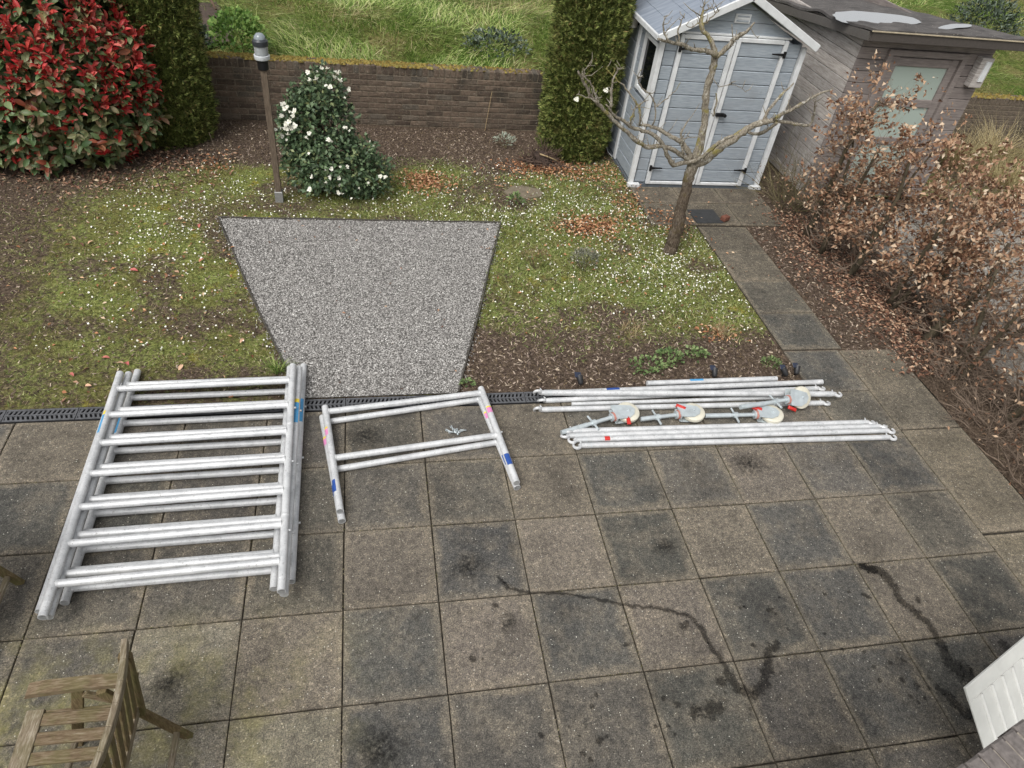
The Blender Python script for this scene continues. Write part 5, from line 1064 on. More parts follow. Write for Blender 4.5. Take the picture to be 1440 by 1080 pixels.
M['silver'] = leafmat('silver_leaf', [(0, S(120, 128, 112)), (.5, S(150, 158, 142)), (1, S(178, 182, 168))], .8, .2); M['herb'] = leafmat('herb_leaf', [(0, S(70, 92, 52)), (.5, S(100, 122, 74)), (1, S(140, 156, 104))], .6, .3, transl=.15)
M['lav'] = leafmat('lavender_leaf', [(0, S(96, 98, 84)), (.5, S(126, 128, 112)), (1, S(152, 150, 132))], .85, .15)
clump('leafy_shrub', 'bright green nettle-like shrub growing behind the wall', 'shrub', (-1.62, 9.35, .52), (.46, .6, .50), 900, (.05, .10), 'nettle', .62)
clump('ivy_patch', 'dark ivy growing behind the wall next to the conifer', 'ivy', (-2.15, 8.55, .72), (.30, .40, .36), 700, (.045, .08), 'ivy', .8)
clump('dark_shrub', 'dark evergreen shrub in the meadow behind the cabin', 'shrub', (13.6, 12.4, .75), (.8, .8, .8), 1600, (.06, .12), 'ivy', .35)
clump('dark_shrub', 'dark leafy weed clump in the meadow grass left of the conifer', 'shrub', (2.45, 10.2, .40), (.6, .5, .28), 420, (.05, .09), 'ivy', .6)
b = MB(); b.tube([(-2.7, 11.6, .95), (-2.2, 10.6, .85), (-1.95, 9.9, .75)], [.03, .028, .018], 8); tag(b.build('fallen_branch', M['bark'], None, True, (-2.2, 10.6, .3)), 'bare branch lying on dark soil behind the wall', 'branch')
def soilpatch():
    g = MB(); g.add([(-2.55+.7*math.cos(k/16*6.28)*(1+.2*math.sin(3*k)), 10.5+1.2*math.sin(k/16*6.28)*(1+.15*math.cos(2*k)), .0) for k in range(16)], [tuple(range(16))])
    g.v = [(x, y, float(zmeadow(np.array([x]), np.array([y]))[0])+.06) for x, y, z in g.v]; return tag(g.build('bare_soil', simple('dark_soil', S(70, 58, 50), 1, 0, .4, 12, .8)), kind='structure')
soilpatch()
# straw-coloured ornamental grass tufts
def tuft(name, label, cat, c, n, L, w_, mat, spread=.5, group=None, base=.06):
    g = np.random.default_rng(int(abs(c[0]*77+c[1]*990))); t = thing(name, (c[0], c[1], c[2]), label, cat, group); a = g.uniform(0, 6.28, n)
    P = np.stack([c[0]+base*g.normal(0, 1, n), c[1]+base*g.normal(0, 1, n), np.full(n, c[2]-.01)], 1); D = np.stack([np.cos(a)*spread*g.uniform(0, 1.2, n), np.sin(a)*spread*g.uniform(0, 1.2, n), np.ones(n)], 1); out = np.stack([np.cos(a), np.sin(a), 0*a], 1)
    Ls = L*g.uniform(.5, 1.1, n); tag(scatter('blades', LBL, P, rot_frames(D, out), np.stack([np.full(n, w_), Ls, Ls], 1), M[mat], t), kind='stuff'); return t
for k, (x, y, L) in enumerate([(9.25, 6.75, .75), (10.0, 6.9, .85), (10.7, 6.6, .8), (9.6, 6.1, .55)]):
    tuft('dry_grass_tuft', ['straw grass tuft closest to the cabin in front of the far wall', 'tall straw grass tuft in the middle before the far wall', 'straw grass tuft at the right picture edge before the far wall', 'short straw grass tuft in front of the taller ones'][k], 'grass tuft', (x, y, -.01), 420, L, .006, 'mdry', .7, 'dry ornamental grasses', .10)
tuft('grass_tuft', 'green grass tuft at the near left corner of the gravel', 'grass tuft', (-.57, 2.33, 0), 90, .15, .005, 'mgrass', .8, None, .03)
tuft('grass_tuft', 'rusty dry grass tuft on the soil near the path', 'grass tuft', (3.66, 2.70, 0), 110, .16, .004, 'straw', 1.0, None, .05)
tuft('grass_tuft', 'pale dry grass tuft at the edge of the mulch bed', 'grass tuft', (2.75, 2.75, 0), 90, .14, .004, 'straw', 1.3, None, .07)
clump('silver_plant', 'small silvery plant in the bare soil by the wall', 'plant', (2.12, 6.95, .10), (.16, .13, .11), 130, (.03, .06), 'silver', .3)
clump('lavender_plant', 'grey lavender plant standing in the petal-strewn lawn', 'plant', (2.50, 3.86, .13), (.17, .14, .14), 420, (.03, .06), 'lav', .16, 1.2)
clump('lavender_plant', 'brownish wispy lavender plant left of the grey one', 'plant', (1.98, 3.93, .11), (.16, .13, .12), 200, (.03, .06), 'straw', .10, 1.2)
clump('weed_plant', 'young green plant in a round patch of bare soil', 'plant', (1.98, 5.26, .08), (.09, .08, .10), 60, (.04, .075), 'herb', .45, .5)
clump('weed_patch', 'round-leaved green weeds in the mulch behind the poles', 'plant', (2.98, 2.32, .03), (.14, .13, .05), 130, (.025, .045), 'herb', .85)
clump('weed_patch', 'pale green weeds left of the bigger round-leaved patch', 'plant', (2.72, 2.22, .03), (.20, .15, .05), 160, (.02, .04), 'herb', .8)
clump('weed_patch', 'leafy green weed near the rusty dry tuft', 'plant', (3.25, 2.36, .03), (.12, .10, .05), 80, (.025, .045), 'herb', .8)
clump('succulent_plant', 'small bright green cushion plant beside the path corner', 'plant', (3.96, 2.20, .03), (.10, .08, .05), 170, (.02, .035), 'herb', .4, .8)
clump('weed_plant', 'little green weed at the near right corner of the gravel', 'plant', (1.02, 2.05, .03), (.06, .05, .04), 60, (.02, .035), 'herb', .6)
st = MB(); st.tube([(1.92, 7.52, 0), (1.985, 7.56, .55)], .005, 5); tag(st.build('cane', M['straw'], None, False, (1.92, 7.52, 0)), 'thin pale cane leaning against the brick wall', 'cane')
for k, (x, y, h) in enumerate([(-1.52, 6.15, .42), (-2.05, 5.45, .28)]):
    st = MB(); st.tube([(x, y, -.02), (x-.02, y+.01, h*.5), (x-.06, y, h)], [.006, .005, .003], 5); tag(st.build('dead_sapling', M['treebark'], None, True, (x, y, 0)), ['tall thin bare stem standing near the conifer', 'short crooked bare stem in front of the red-tipped bush'][k], 'stem')
# old root clump and stepping stone
rc = thing('root_stump', (2.55, 6.50, 0), 'dug-up clump of dark dead roots lying on the soil', 'stump'); b = MB(); r5 = random.Random(6); tp = []
for k in range(90):
    a = r5.uniform(0, 6.28); grow(r5, b, Vector((2.55+r5.gauss(0, .08), 6.50+r5.gauss(0, .05), .03)), Vector((math.cos(a), math.sin(a)*.7, r5.uniform(-.1, .8))).normalized(), r5.uniform(.16, .34), .012, 1, tp, 3, -.05, .35, 4)
b.build('roots', simple('dead_root', S(86, 70, 60), 1, 0, .4, 30, .5), rc)
b = MB(); b.lathe([(.17, -.02), (.16, .05), (.10, .13), (.02, .16)], (2.55, 6.50, 0), 12); b.build('stump', simple('stump_wood', S(58, 46, 40), 1, 0, .4, 20, .8), rc, True)
b = MB(); b.tube([(2.5, 6.42, .16), (2.62, 6.38, .14), (2.74, 6.36, .10)], [.012, .012, .008], 6); b.build('pale_root', M['straw'], rc, True)
b = MB(); b.prism([(.24*math.cos(k/12*6.28)*(1+.1*math.sin(k*2.3)), .17*math.sin(k/12*6.28)*(1+.1*math.cos(k*1.7))) for k in range(12)], -.03, .012, None, (2.16, 5.62, 0)); tag(b.build('stepping_stone', simple('worn_stone', S(112, 102, 86), .95, 0, .25, 12, .4), None, False, (2.16, 5.62, 0)), 'flat worn stone sunk in the lawn behind the young green plant', 'stone')
# cover plate and shard on the path
cp = thing('inspection_cover', (4.40, 5.06, .005), 'dark square cover plate on the path slabs', 'cover'); b = MB(); b.bevbox((4.40, 5.06, .012), (.36, .34, .014), .004, Matrix.Rotation(.03, 3, 'Z')); b.build('cover_plate', simple('cover_rubber', S(54, 55, 56), .8, 0, .25, 20, .2), cp)
b = MB(); b.bevbox((4.62, 4.96, .045), (.10, .07, .07), .012, Matrix.Rotation(.5, 3, 'Z')); tag(b.build('brick_piece', simple('red_brick_piece', S(112, 70, 56), .95, 0, .4, 40, .6), None, False, (4.62, 4.96, .004)), 'broken reddish brick piece next to the dark cover plate', 'brick')

# moss crumbs and grit in the paving joints
n = 5200; v_ = rng.uniform(0, 1, n) < .5; x = np.where(v_, .6*rng.integers(-5, 9, n)+rng.normal(0, .0035, n), rng.uniform(-3.2, 5.4, n)); y = np.where(v_, rng.uniform(-2.3, 1.8, n), .6*rng.integers(-3, 4, n)+rng.normal(0, .0035, n))
k = (fbm(x, y, 1.8, 97) > .42) & (y < 1.79); x, y = x[k], y[k]; n = len(x); P = np.stack([x, y, np.full(n, -.003)], 1); Nn = rng.normal(0, .3, (n, 3)); Nn[:, 2] = 1; L = rng.uniform(.003, .0075, n)
M['jgrit'] = leafmat('joint_moss_grit', [(0, S(44, 40, 32)), (.5, S(74, 68, 50)), (.8, S(98, 98, 58)), (1, S(150, 140, 118))], .95, .1)
tag(scatter('joint_grit', CHIP, P, rot_frames(rdir(rng, n)*np.array([1, 1, .2]), Nn), np.stack([L, L*.8, L], 1), M['jgrit']), 'moss crumbs and grit lodged in the paving joints', 'grit', kind='stuff')

# ------------------------------------------------------------------ solar spotlights
def spot(x, y, an, label):
    t = thing('solar_spotlight', (x, y, 0), label, 'spotlight', 'small black solar spotlights along the bed edge'); b = MB(); b.tube([(x, y, -.05), (x, y, .04)], .008, 6); b.build('stake', M['black_plastic'], t)
    d = Vector((math.cos(an)*.7, math.sin(an)*.7, .5)).normalized(); c = Vector((x, y, .05)); Mq = d.to_track_quat('Z', 'Y').to_matrix(); b = MB(); b.lathe([(.012, -.05), (.022, -.04), (.029, .02), (.031, .032), (.026, .033)], c, 14, Mq); b.build('lamp_head', M['black_plastic'], t, SA)
    b = MB(); b.lathe([(.025, .034), (.025, .0345)], c, 14, Mq); b.build('lens', simple('spot_lens', S(150, 156, 164), .1), t)
    b = MB(); b.bevbox((x-.02, y+.02, .085), (.062, .05, .006), .002, Matrix.Rotation(.5, 3, 'X') @ Matrix.Rotation(.2, 3, 'Y')); b.build('solar_panel', simple('solar_cell', S(44, 50, 66), .15), t)
spot(4.16, 2.07, 1.2, 'black solar spotlight with clear lens at the path corner'); spot(4.02, 2.05, 2.0, 'black solar spotlight beside the bright green cushion plant'); spot(2.02, 2.03, 1.7, 'black solar spotlight at the left end of the long pole bundle'); spot(3.32, 2.07, 1.4, 'black solar spotlight behind the middle of the pole bundle')

# ------------------------------------------------------------------ aluminium scaffold parts
def m_alu():
    m, nt, b = newmat('scaffold_aluminium'); p = objco(nt); n = noise(nt, p, 9, 6, .75); n2 = noise(nt, p, 70, 4, .7)
    c = ramp(nt, n, [(.3, S(176, 178, 180)), (.55, S(204, 205, 206)), (.8, S(220, 221, 222))]); c = mixc(nt, mth(nt, 'MULTIPLY', sm(nt, n2, .58, .68), .6), c, S(120, 118, 114)); n4 = noise(nt, stretch(nt, p, (60, 4, 60)), 3, 4, .7); n5 = noise(nt, stretch(nt, p, (4, 60, 60)), 3, 4, .7); c = mixc(nt, mth(nt, 'MULTIPLY', sm(nt, n4, .6, .7), .35), c, S(130, 130, 130)); c = mixc(nt, mth(nt, 'MULTIPLY', sm(nt, n5, .6, .7), .35), c, S(130, 130, 130))
    setb(nt, b, Base_Color=c, Metallic=.25, Roughness=ramp(nt, n, [(.3, (.45, .45, .45)), (.7, (.62, .62, .62))])); bump(nt, b, n2, .08, .002); return m
M['alu'] = m_alu(); M['zinc'] = simple('zinc_plate', S(186, 194, 197), .40, .35, .16, 16, .05); M['cream'] = simple('cream_nylon', S(204, 200, 184), .5, 0, .08, 20, .03); M['red'] = simple('red_plastic', S(188, 44, 36), .5, 0, .12, 30, .03); M['pinkish'] = simple('faded_red_ring', S(176, 120, 108), .6)
M['blue_st'] = simple('blue_sticker', S(74, 146, 194), .4, 0, .12, 60, 0); M['yellow_st'] = simple('yellow_sticker', S(222, 196, 60), .4, 0, .1, 60, 0); M['pink_st'] = simple('pink_sticker', S(206, 128, 176), .4, 0, .1, 60, 0); M['navy_st'] = simple('dark_blue_tape', S(36, 74, 146), .4, 0, .15, 50, 0)
def band(b, x, y0, y1, r_, z=0):
    """sticker wrapped half way round a tube"""
    A_ = [math.radians(100+115*k/8) if x < 0 else math.radians(45+100*k/8) for k in range(9)]
    V = [(x+r_*math.cos(a), y, z+r_*math.sin(a)) for y in (y0, y1) for a in A_]
    return b.add(V, [(k, k+1, k+10, k+9) for k in range(8)])
def ladder_frame(L, W, rungs, stickers, R_=.0265, bands=()):
    """parts in local coordinates: y along the uprights, z up"""
    parts = []
    for sx in (-1, 1):
        b = MB(); x = sx*W/2; b.pipe((x, -L/2, 0), (x, L/2, 0), R_, R_-.0035, 16, .3)
        b.tube([(x, -L/2+.085, 0), (x, -L/2+.088, 0), (x, -L/2+.094, 0), (x, -L/2+.097, 0)], [R_, R_+.0012, R_+.0012, R_], 16, cap=False)
        b.lathe([(R_*.99, 0), (R_*.8, .006), (R_*.3, .008)], (x, L/2, 0), 16, Matrix.Rotation(-math.pi/2, 3, 'X')); parts.append(('upright', b, 'alu', SA))
    for s_ in rungs:
        b = MB(); y = -L/2+s_; b.tube([(-W/2+R_*.6, y, 0), (W/2-R_*.6, y, 0)], .0245, 24, cap=False, wob=(1, 1, .965)); parts.append(('rung', b, 'alu', math.radians(30)))
        for sx in (-1, 1): b = MB(); b.tube([(sx*(W/2-R_*.75), y, 0), (sx*(W/2-R_*1.22), y, 0)], [.0285, .0248], 16, cap=False); parts.append(('weld', b, 'alu', True))
    for (sx, y0, y1, mt) in stickers: b = MB(); band(b, sx*W/2, y0, y1, R_+.0006); parts.append(('sticker', b, mt, True))
    for (sx, y) in bands: b = MB(); b.tube([(sx*W/2, y-.012, 0), (sx*W/2, y-.010, 0), (sx*W/2, y+.010, 0), (sx*W/2, y+.012, 0)], [R_, R_+.0016, R_+.0016, R_], 16, cap=False); parts.append(('collar', b, 'alu', True))
    for sx, y in ((1, .55), (1, .0), (1, -.6)):
        if abs(y) < L/2-.1: b = MB(); b.tube([(sx*(W/2+R_*.8), y, 0), (sx*(W/2+R_*1.5), y, 0)], .008, 8); parts.append(('snap_pin', b, 'alu', True))
    return parts
def put_parts(name, loc, rz, label, cat, group, parts, rx=0):
    t = thing(name, loc, label, cat, group, rz); t.rotation_euler = (rx, 0, rz)
    for nm, b, mt, sm_ in parts: o = b.build(nm, M[mat_ok(mt)], None, sm_); o.parent = t
    return t
def mat_ok(m_): return m_
def rg(s0): return [s0+.2835*k for k in range(7)]
GRP = 'stacked aluminium ladder frames'
put_parts('scaffold_ladder_frame', (-.989, 1.269, .030), math.radians(.78), 'aluminium ladder frame lying lowest in the stack, directly on the paving', 'scaffold frame', GRP, ladder_frame(2.12, 1.305, rg(.100), [(-1, .34, .56, 'blue_st'), (-1, .56, .59, 'yellow_st'), (1, .36, .62, 'blue_st')]))
put_parts('scaffold_ladder_frame', (-1.085, 1.185, .085), math.radians(.98), 'aluminium ladder frame second from the bottom of the stack, shifted furthest left', 'scaffold frame', GRP, ladder_frame(2.11, 1.305, rg(.265), []))
put_parts('scaffold_ladder_frame', (-1.003, 1.112, .140), math.radians(.72), 'aluminium ladder frame second from the top with blue stickers on its right upright', 'scaffold frame', GRP, ladder_frame(2.12, 1.295, rg(.285), [(1, .40, .62, 'blue_st'), (1, .62, .66, 'yellow_st')]))
put_parts('scaffold_ladder_frame', (-1.026, 1.078, .195), math.radians(1.66), 'topmost aluminium ladder frame of the stack with a blue sticker on its left upright', 'scaffold frame', GRP, ladder_frame(2.10, 1.290, rg(.217), [(-1, .385, .57, 'blue_st'), (-1, .57, .61, 'yellow_st')], .0265, [(1, .37), (1, -.48)]))
BG = 'short aluminium base frames'
ST = [(-1, .20, .265, 'pink_st'), (-1, .265, .285, 'yellow_st'), (1, .21, .27, 'pink_st'), (1, .27, .285, 'yellow_st')]
put_parts('scaffold_base_frame', (.541, 1.285, .030), math.radians(8.9), 'lower of two short aluminium frames, lying flat on the slabs', 'scaffold frame', BG, ladder_frame(1.05, 1.285, [.48, .985], ST+[(-1, -.30, -.20, 'navy_st'), (1, -.30, -.20, 'navy_st')]))
put_parts('scaffold_base_frame', (.547, 1.312, .086), math.radians(7.1), 'upper of two short aluminium frames with dark blue tape on the legs', 'scaffold frame', BG, ladder_frame(1.055, 1.28, [.50, 1.0], ST+[(-1, -.36, -.25, 'navy_st'), (1, -.36, -.25, 'navy_st')]))
def claw(c, d, up, sgn, rot=0):
    """C-shaped snap hook at the end of a brace"""
    b = MB(); d = Vector(d).normalized(); s_ = Vector((-d.y, d.x, 0))*sgn; u = Vector((0, 0, 1)); c = Vector(c)+d*.062
    if rot: s_, u = s_*math.cos(rot)+u*math.sin(rot), u*math.cos(rot)-s_*math.sin(rot)
    pts = []
    for k in range(11): a = math.radians(200-25*k); pts.append(c+d*math.cos(a)*.029+s_*math.sin(a)*.029)
    b.tube(pts, [.017, .017, .016, .015, .014, .013, .012, .011, .010, .009, .007], 8)
    b.tube([c-d*.09, c-d*.035], [.024, .022], 12); return b
def brace(p0, p1, label, group, claws=(1, 1), r_=.0235, sg=(-1, -1), rots=(0, 0), stick=None, open_=False):
    p0, p1 = Vector(p0), Vector(p1); mid = (p0+p1)/2; t = thing('scaffold_brace', mid, label, 'scaffold pole', group); d = (p1-p0).normalized()
    b = MB()
    if open_: b.pipe(p1, p0, r_, r_-.004, 14)
    else: b.tube([p0, p0*.75+p1*.25, mid+Vector((0, 0, 0)), p1], r_, 14)
    b.build('pole', M['alu'], t, SA)
    for e_, (pp, dd_) in enumerate(((p0, -d), (p1, d))):
        if claws[e_]:
            claw(pp, dd_, None, sg[e_]*(1 if e_ else -1), rots[e_]).build('snap_hook', M['alu'], t, SA)
            b = MB(); s_ = Vector((-dd_.y, dd_.x, 0))*sg[e_]*(1 if e_ else -1); b.tube([pp+dd_*.018-s_*.014, pp+dd_*.030-s_*.052], [.007, .006], 8); b.build('latch', M['white_trim'], t, True)
            for k in (0, .02): b = MB(); b.tube([pp-dd_*(.03+k), pp-dd_*(.034+k)], r_+.0012, 14, cap=False); b.build('crimp_ring', M['zinc'], t, True)
    if stick:
        f, ln, mt = stick; b = MB(); c = p0+(p1-p0)*f; A_ = [math.radians(-30+100*k/6) for k in range(7)]; s_ = Vector((-d.y, d.x, 0)); V = [c+d*q+(Vector((0, 0, 1))*math.cos(a)-s_*math.sin(a)*(1 if mt == 'red' else -1))*(r_+.0007) for q in (0, ln) for a in A_]; b.add(V, [(k, k+1, k+8, k+7) for k in range(6)]); b.build('sticker', M[mt], t, True)
    return t
G_ = 'four hooked poles lying at the front'; H_ = 'bundle of poles along the garden edge'
brace((1.876, 1.262, .026), (4.576, 1.178, .026), 'hooked aluminium pole lying nearest to the house', G_)
brace((1.850, 1.325, .026), (4.609, 1.256, .026), 'hooked aluminium pole with a small red mark, second from the house', G_, stick=(.075, .045, 'red'))
brace((1.800, 1.375, .026), (4.564, 1.312, .026), 'hooked aluminium pole third from the house in the front group', G_, rots=(.5, .4))
brace((1.835, 1.425, .026), (4.479, 1.368, .026), 'hooked aluminium pole at the back of the front group', G_, rots=(.6, .3))
brace((1.656, 1.842, .078), (4.305, 1.690, .078), 'thick speckled hooked pole on top of the rear pole bundle', H_, r_=.026, rots=(1.3, 0))
brace((1.634, 1.690, .026), (4.179, 1.632, .026), 'hooked pole at the front of the rear pole bundle', H_, rots=(1.3, .2))
brace((1.690, 1.800, .024), (4.235, 1.825, .024), 'hooked pole under the thick speckled one in the rear bundle', H_, rots=(1.0, .2))
brace((1.884, 1.748, .020), (3.980, 1.728, .020), 'thin plain pole tucked inside the rear bundle', H_, claws=(0, 0), r_=.018)
brace((1.729, 1.884, .030), (4.345, 1.905, .030), 'pole with an open slotted right end and a blue sticker in the rear bundle', H_, claws=(0, 0), r_=.025, stick=(.19, .12, 'navy_st'), open_=True)
brace((2.63, 1.968, .030), (3.905, 1.968, .034), 'short pole at the back of the rear bundle with light blue sticker', H_, claws=(0, 0), r_=.024, stick=(.32, .13, 'blue_st'))
def castor(end, wheel, z0, z1, tilt, nut, label, lever, fork=1):
    e_, w_ = Vector((*end, z0)), Vector((*wheel, z1)); x = (w_-e_).normalized(); u = Vector((0, 0, 1)); y = u.cross(x).normalized(); z = x.cross(y)
    y, z = y*math.cos(tilt)+z*math.sin(tilt), z*math.cos(tilt)-y*math.sin(tilt); R3 = Matrix((x, y, z)).transposed()
    t = thing('castor_wheel', w_-Vector((0, 0, w_.z)), label, 'castor', 'scaffold castor wheels')
    Lc = (w_-e_).length
    def put(nm, b, mt, sm_=SA): b.v = [tuple(w_+R3 @ Vector(q)) for q in b.v]; b.build(nm, M[mt], t, sm_)
    b = MB(); b.lathe([(.03, -.026), (.086, -.024), (.099, -.015), (.102, 0), (.099, .015), (.086, .024), (.03, .026)], (0, 0, 0), 32); put('tyre', b, 'cream')
    b = MB(); b.lathe([(.028, -.03), (.030, 0), (.028, .03)], (0, 0, 0), 16); put('hub', b, 'zinc')
    for s_ in (-1, 1):
        b = MB(); poly = [(-.135, -.052), (-.10, -.060), (-.03, -.074), (.030, -.050), (.058, -.006), (.040, .038), (-.02, .062), (-.09, .088), (-.125, .094), (-.135, .052)]
        b.prism(poly, -.002, .002, None, (0, 0, s_*.034)); put('fork_plate', b, 'zinc')
        b = MB(); b.lathe([(.014, 0), (.013, .008), (.006, .010)], (0, 0, .035) if s_ > 0 else (0, 0, -.045), 6); put('axle_nut', b, 'zinc')
    b = MB(); b.bevbox((-.128, 0, 0), (.010, .10, .07), .003); put('fork_bridge', b, 'zinc')
    b = MB(); b.tube([(-.133, 0, 0), (-.150, 0, 0)], .040, 20); put('bearing_ring', b, 'pinkish'); b = MB(); b.tube([(-.150, 0, 0), (-.165, 0, 0)], .036, 20); put('swivel_plate', b, 'zinc')
    b = MB(); b.tube([(-.165, 0, 0), (-Lc*.62, 0, 0), (-Lc*.62-.001, 0, 0), (-Lc, 0, 0)], [.0175, .0175, .0205, .0205], 16); put('spindle', b, 'zinc')
    b = MB(); b.tube([(-nut-.018, 0, 0), (-nut+.018, 0, 0)], .027, 12); yb = Vector((0, math.cos(tilt), -math.sin(tilt)))*.085; b.tube([Vector((-nut, 0, 0))-yb, Vector((-nut-.01, 0, 0))+yb], [.010, .009], 10); put('wing_nut', b, 'zinc')
    b = MB(); b.bevbox(lever[:3], (.032, .085, .022), .005, Matrix.Rotation(lever[3], 3, 'Z')); b.bevbox(tuple(Vector(lever[:3])+Vector((0, 0, .012))), (.018, .05, .008), .003, Matrix.Rotation(lever[3], 3, 'Z')); put('brake_lever', b, 'red')
castor((1.715, 1.405), (2.325, 1.575), .035, .065, .15, .33, 'castor wheel lying leftmost with its spindle pointing at the front poles', (-.045, -.080, .02, -.35))
castor((2.425, 1.508), (2.905, 1.540), .045, .065, .06, .33, 'castor wheel second from the left, lying between the pole groups', (-.10, .055, .03, .9))
castor((3.010, 1.515), (3.615, 1.480), .045, .065, .10, .33, 'castor wheel third from the left, under the tip of another spindle', (-.13, .045, .03, 1.2))
castor((3.295, 1.498), (3.935, 1.612), .150, .125, .85, .27, 'castor wheel at the right end, propped on the rear poles', (-.105, -.085, .0, 1.1))
for k in range(9):
    t = MB(); x, y = .85+rs.gauss(0, .035), 1.52+rs.gauss(0, .03); a = rs.uniform(0, 3.14); d = Vector((math.cos(a), math.sin(a), 0)); c = Vector((x, y, .008+.006*(k % 3))); s_ = Vector((-d.y, d.x, 0))
    t.tube([c-d*.026, c+d*.026], .005, 8); t.tube([c+d*.022, c+d*.022+s_*.014, c+d*.0+s_*.012], .0022, 6); tag(t.build('locking_pin', M['zinc'], None, True, (x, y, 0)), 'small bent steel locking pin in the little heap inside the short frames', 'pin', 'heap of steel locking pins')

# ------------------------------------------------------------------ weathered garden armchairs
M['teak'] = m_wood('weathered_teak', S(72, 58, 44), S(112, 96, 76), S(152, 140, 120), (3, 22, 22), .35); M['teak_y'] = m_wood('weathered_teak_cross', S(80, 70, 56), S(126, 114, 96), S(176, 168, 152), (22, 3, 22), .2); M['teak_z'] = m_wood('weathered_teak_upright', S(66, 54, 38), S(100, 86, 62), S(130, 116, 90), (22, 22, 3), .45)
def chair(loc, label, rz=0):
    t = thing('garden_armchair', loc, label, 'chair', 'wooden folding garden armchairs', rz)
    def put(nm, b, mt): o = b.build(nm, M[mt]); o.parent = t
    hy = .275
    for k in range(6): b = MB(); y = -.225+.09*k; b.beam((-.215, y, .425), (.175, y, .405), .058, .018); put('seat_slat', b, 'teak')
    b = MB(); b.beam((-.255, -hy, .424), (-.255, hy, .424), .078, .024); put('front_rail', b, 'teak_y'); b = MB(); b.beam((.185, -hy, .400), (.185, hy, .400), .05, .024); put('rear_rail', b, 'teak_y')
    for s_ in (-1, 1):
        b = MB(); b.beam((-.215, s_*.262, .398), (.20, s_*.262, .380), .024, .05); put('side_rail', b, 'teak')
        b = MB(); pts = [(-.245, s_*.285, .615), (-.20, s_*.285, .628), (.02, s_*.287, .632), (.235, s_*.28, .615)]
        pr_ = [(-.250, .592), (-.215, .596), (.02, .612), (.235, .602), (.235, .628), (.02, .640), (-.17, .636), (-.235, .622)]
        b.prism([(px_, pz_) for px_, pz_ in pr_], -.031, .031, Matrix(((1, 0, 0), (0, 0, -1), (0, 1, 0))), (0, s_*.285, 0))
        put('armrest', b, 'teak')
        b = MB(); b.beam((-.02, s_*.275, .618), (-.19, s_*.275, .0), .024, .052, (1, 0, 0)); put('front_leg', b, 'teak_z')
        b = MB(); b.beam((.08, s_*.248, .600), (.360, s_*.248, .0), .024, .055, (1, 0, 0)); put('rear_leg', b, 'teak_z')
        b = MB(); b.beam((-.0, s_*.258, .575), (.165, s_*.258, .43), .02, .04, (1, 0, 0)); put('brace', b, 'teak')
        b = MB(); b.beam((.200, s_*.235, .36), (.268, s_*.235, .935), .030, .055, (1, 0, 0)); put('back_stile', b, 'teak_z')
    b = MB(); n_ = 6
    for k in range(n_):
        y0, y1 = -.29+.58*k/n_, -.29+.58*(k+1)/n_; cz = lambda y: .955-.0*abs(y); cx = lambda y: .262+.03*(1-(y/.29)**2); b.beam((cx(y0), y0, cz(y0)), (cx(y1), y1, cz(y1)), .026, .06, (.1, 0, 1))
    put('top_rail', b, 'teak_y'); b = MB(); b.beam((.205, -.235, .44), (.205, .235, .44), .022, .05, (.1, 0, 1)); put('lower_back_rail', b, 'teak_y')
    for k in range(6): b = MB(); y = -.185+.074*k; b.beam((.210, y, .45), (.268+.022*(1-(y/.29)**2), y, .93), .012, .045, (1, 0, 0)) if False else b.beam((.210, y, .45), (.268+.022*(1-(y/.29)**2), y, .93), .046, .013, (1, 0, 0)); put('back_slat', b, 'teak_z')
    b = MB(); b.beam((.318, -.238, .09), (.318, .238, .09), .028, .028); put('stretcher', b, 'teak_y'); b = MB(); b.beam((-.155, -.262, .13), (-.155, .262, .13), .028, .028); put('stretcher', b, 'teak_y')
    return t
c1 = chair((-1.155, -.915, 0), 'mossy weathered wooden armchair in the near left corner', 0)
c2 = copy_tree(c1); c2.location = (-2.285, .135, 0); c2['label'] = 'second wooden armchair cut off by the left picture edge'

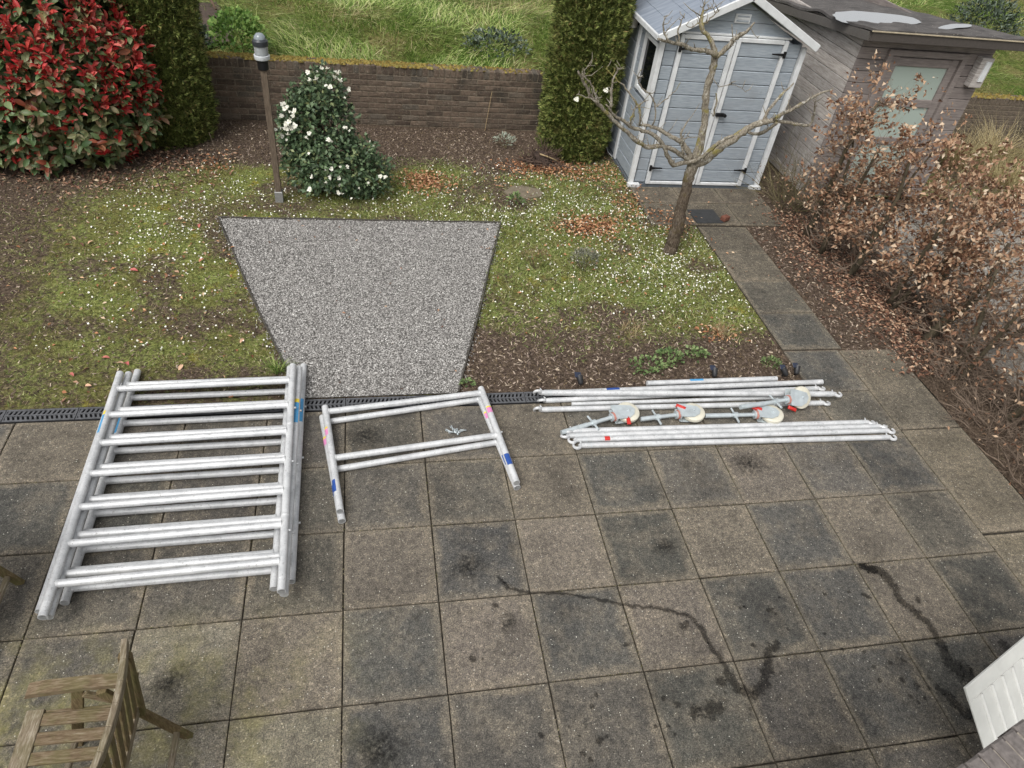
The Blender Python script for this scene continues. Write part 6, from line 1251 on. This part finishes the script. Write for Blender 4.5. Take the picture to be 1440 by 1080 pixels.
# ------------------------------------------------------------------ white board panel and brick sill by the house
D2 = Vector((.927, .375, 0)).normalized(); D1 = Vector((.275, -.68, -.68)).normalized(); A0 = Vector((3.049, -1.268, .90)); NN = D2.cross(D1).normalized(); NN = -NN if NN.z < 0 else NN
pn = thing('white_board_panel', (3.3, -1.9, 0), 'white tongue-and-groove panel tilted beside the house', 'panel')
M['wpaint'] = simple('white_paint', S(184, 184, 180), .6, 0, .08, 10, .05)
R3 = Matrix((D2, D1, NN)).transposed()
def loc_box(b, u0, u1, v0, v1, n0, n1, bev=.003): return b.bevbox(A0+D2*(u0+u1)/2+D1*(v0+v1)/2+NN*(n0+n1)/2, (u1-u0, v1-v0, n1-n0), bev, R3)
loc_box(MB(), 0, 1.16, 0, .075, -.012, .003).build('top_rail', M['wpaint'], pn)
for k in range(12): loc_box(MB(), .002+.0965*k, .0945+.0965*k, .077, 1.28, -.012, 0).build('board', M['wpaint'], pn)
for k in range(1, 12):
    b = MB(); p0 = A0+D2*.0965*k+D1*.08; b.tube([p0-NN*.001, p0+D1*1.2-NN*.001], .012, 8); b.build('bead', M['wpaint'], pn, True)
loc_box(MB(), .25, 1.12, .9, .98, -.040, -.0125).build('back_batten', M['wpaint'], pn); loc_box(MB(), .55, 1.12, .10, .18, -.040, -.0125).build('back_batten', M['wpaint'], pn)
for u_ in (1.1,): b = MB(); p0 = A0+D2*u_+D1*.14-NN*.07; b.beam((p0.x, p0.y, 0), (p0.x, p0.y, p0.z), .05, .05, (0, 1, 0)); b.build('prop', M['wpaint'], pn)
EV = Vector((.953, .303, 0)).normalized(); PV = Vector((EV.y, -EV.x, 0)); S0 = Vector((1.889, -1.889, 2.0))
sill = thing('brick_sill', (2.2, -1.95, 0), 'grey-brown brick ledge of the house in the near right corner', 'ledge')
R4 = Matrix((EV, PV, Vector((0, 0, 1)))).transposed()
M['sillbrick'] = simple('grey_sill_brick', S(104, 98, 95), .95, 0, .35, 45, .9)
for k in range(17):
    b = MB(); j = rs.uniform(-.004, .004); b.bevbox(S0+EV*(-.36+.0615*k)+PV*(.105+j)+Vector((0, 0, -.05+rs.uniform(-.003, .003))), (.054, .21, .10), .007, R4); b.build('brick', M['sillbrick'], sill)
b = MB(); b.box(S0+EV*.13+PV*.115+Vector((0, 0, -.054)), (1.05, .20, .09), R4); b.build('mortar_bed', simple('pale_mortar', S(140, 132, 122), 1, 0, .3, 40, .6), sill)
b = MB(); b.box(S0+EV*.13+PV*.15+Vector((0, 0, -1.05)), (1.04, .20, 1.90), R4); b.build('wall', M['brick'], sill)
print('tris', sum(sum(len(p.vertices)-2 for p in o.data.polygons) for o in bpy.data.objects if o.type == 'MESH' and len(o.data.polygons) > 5000))
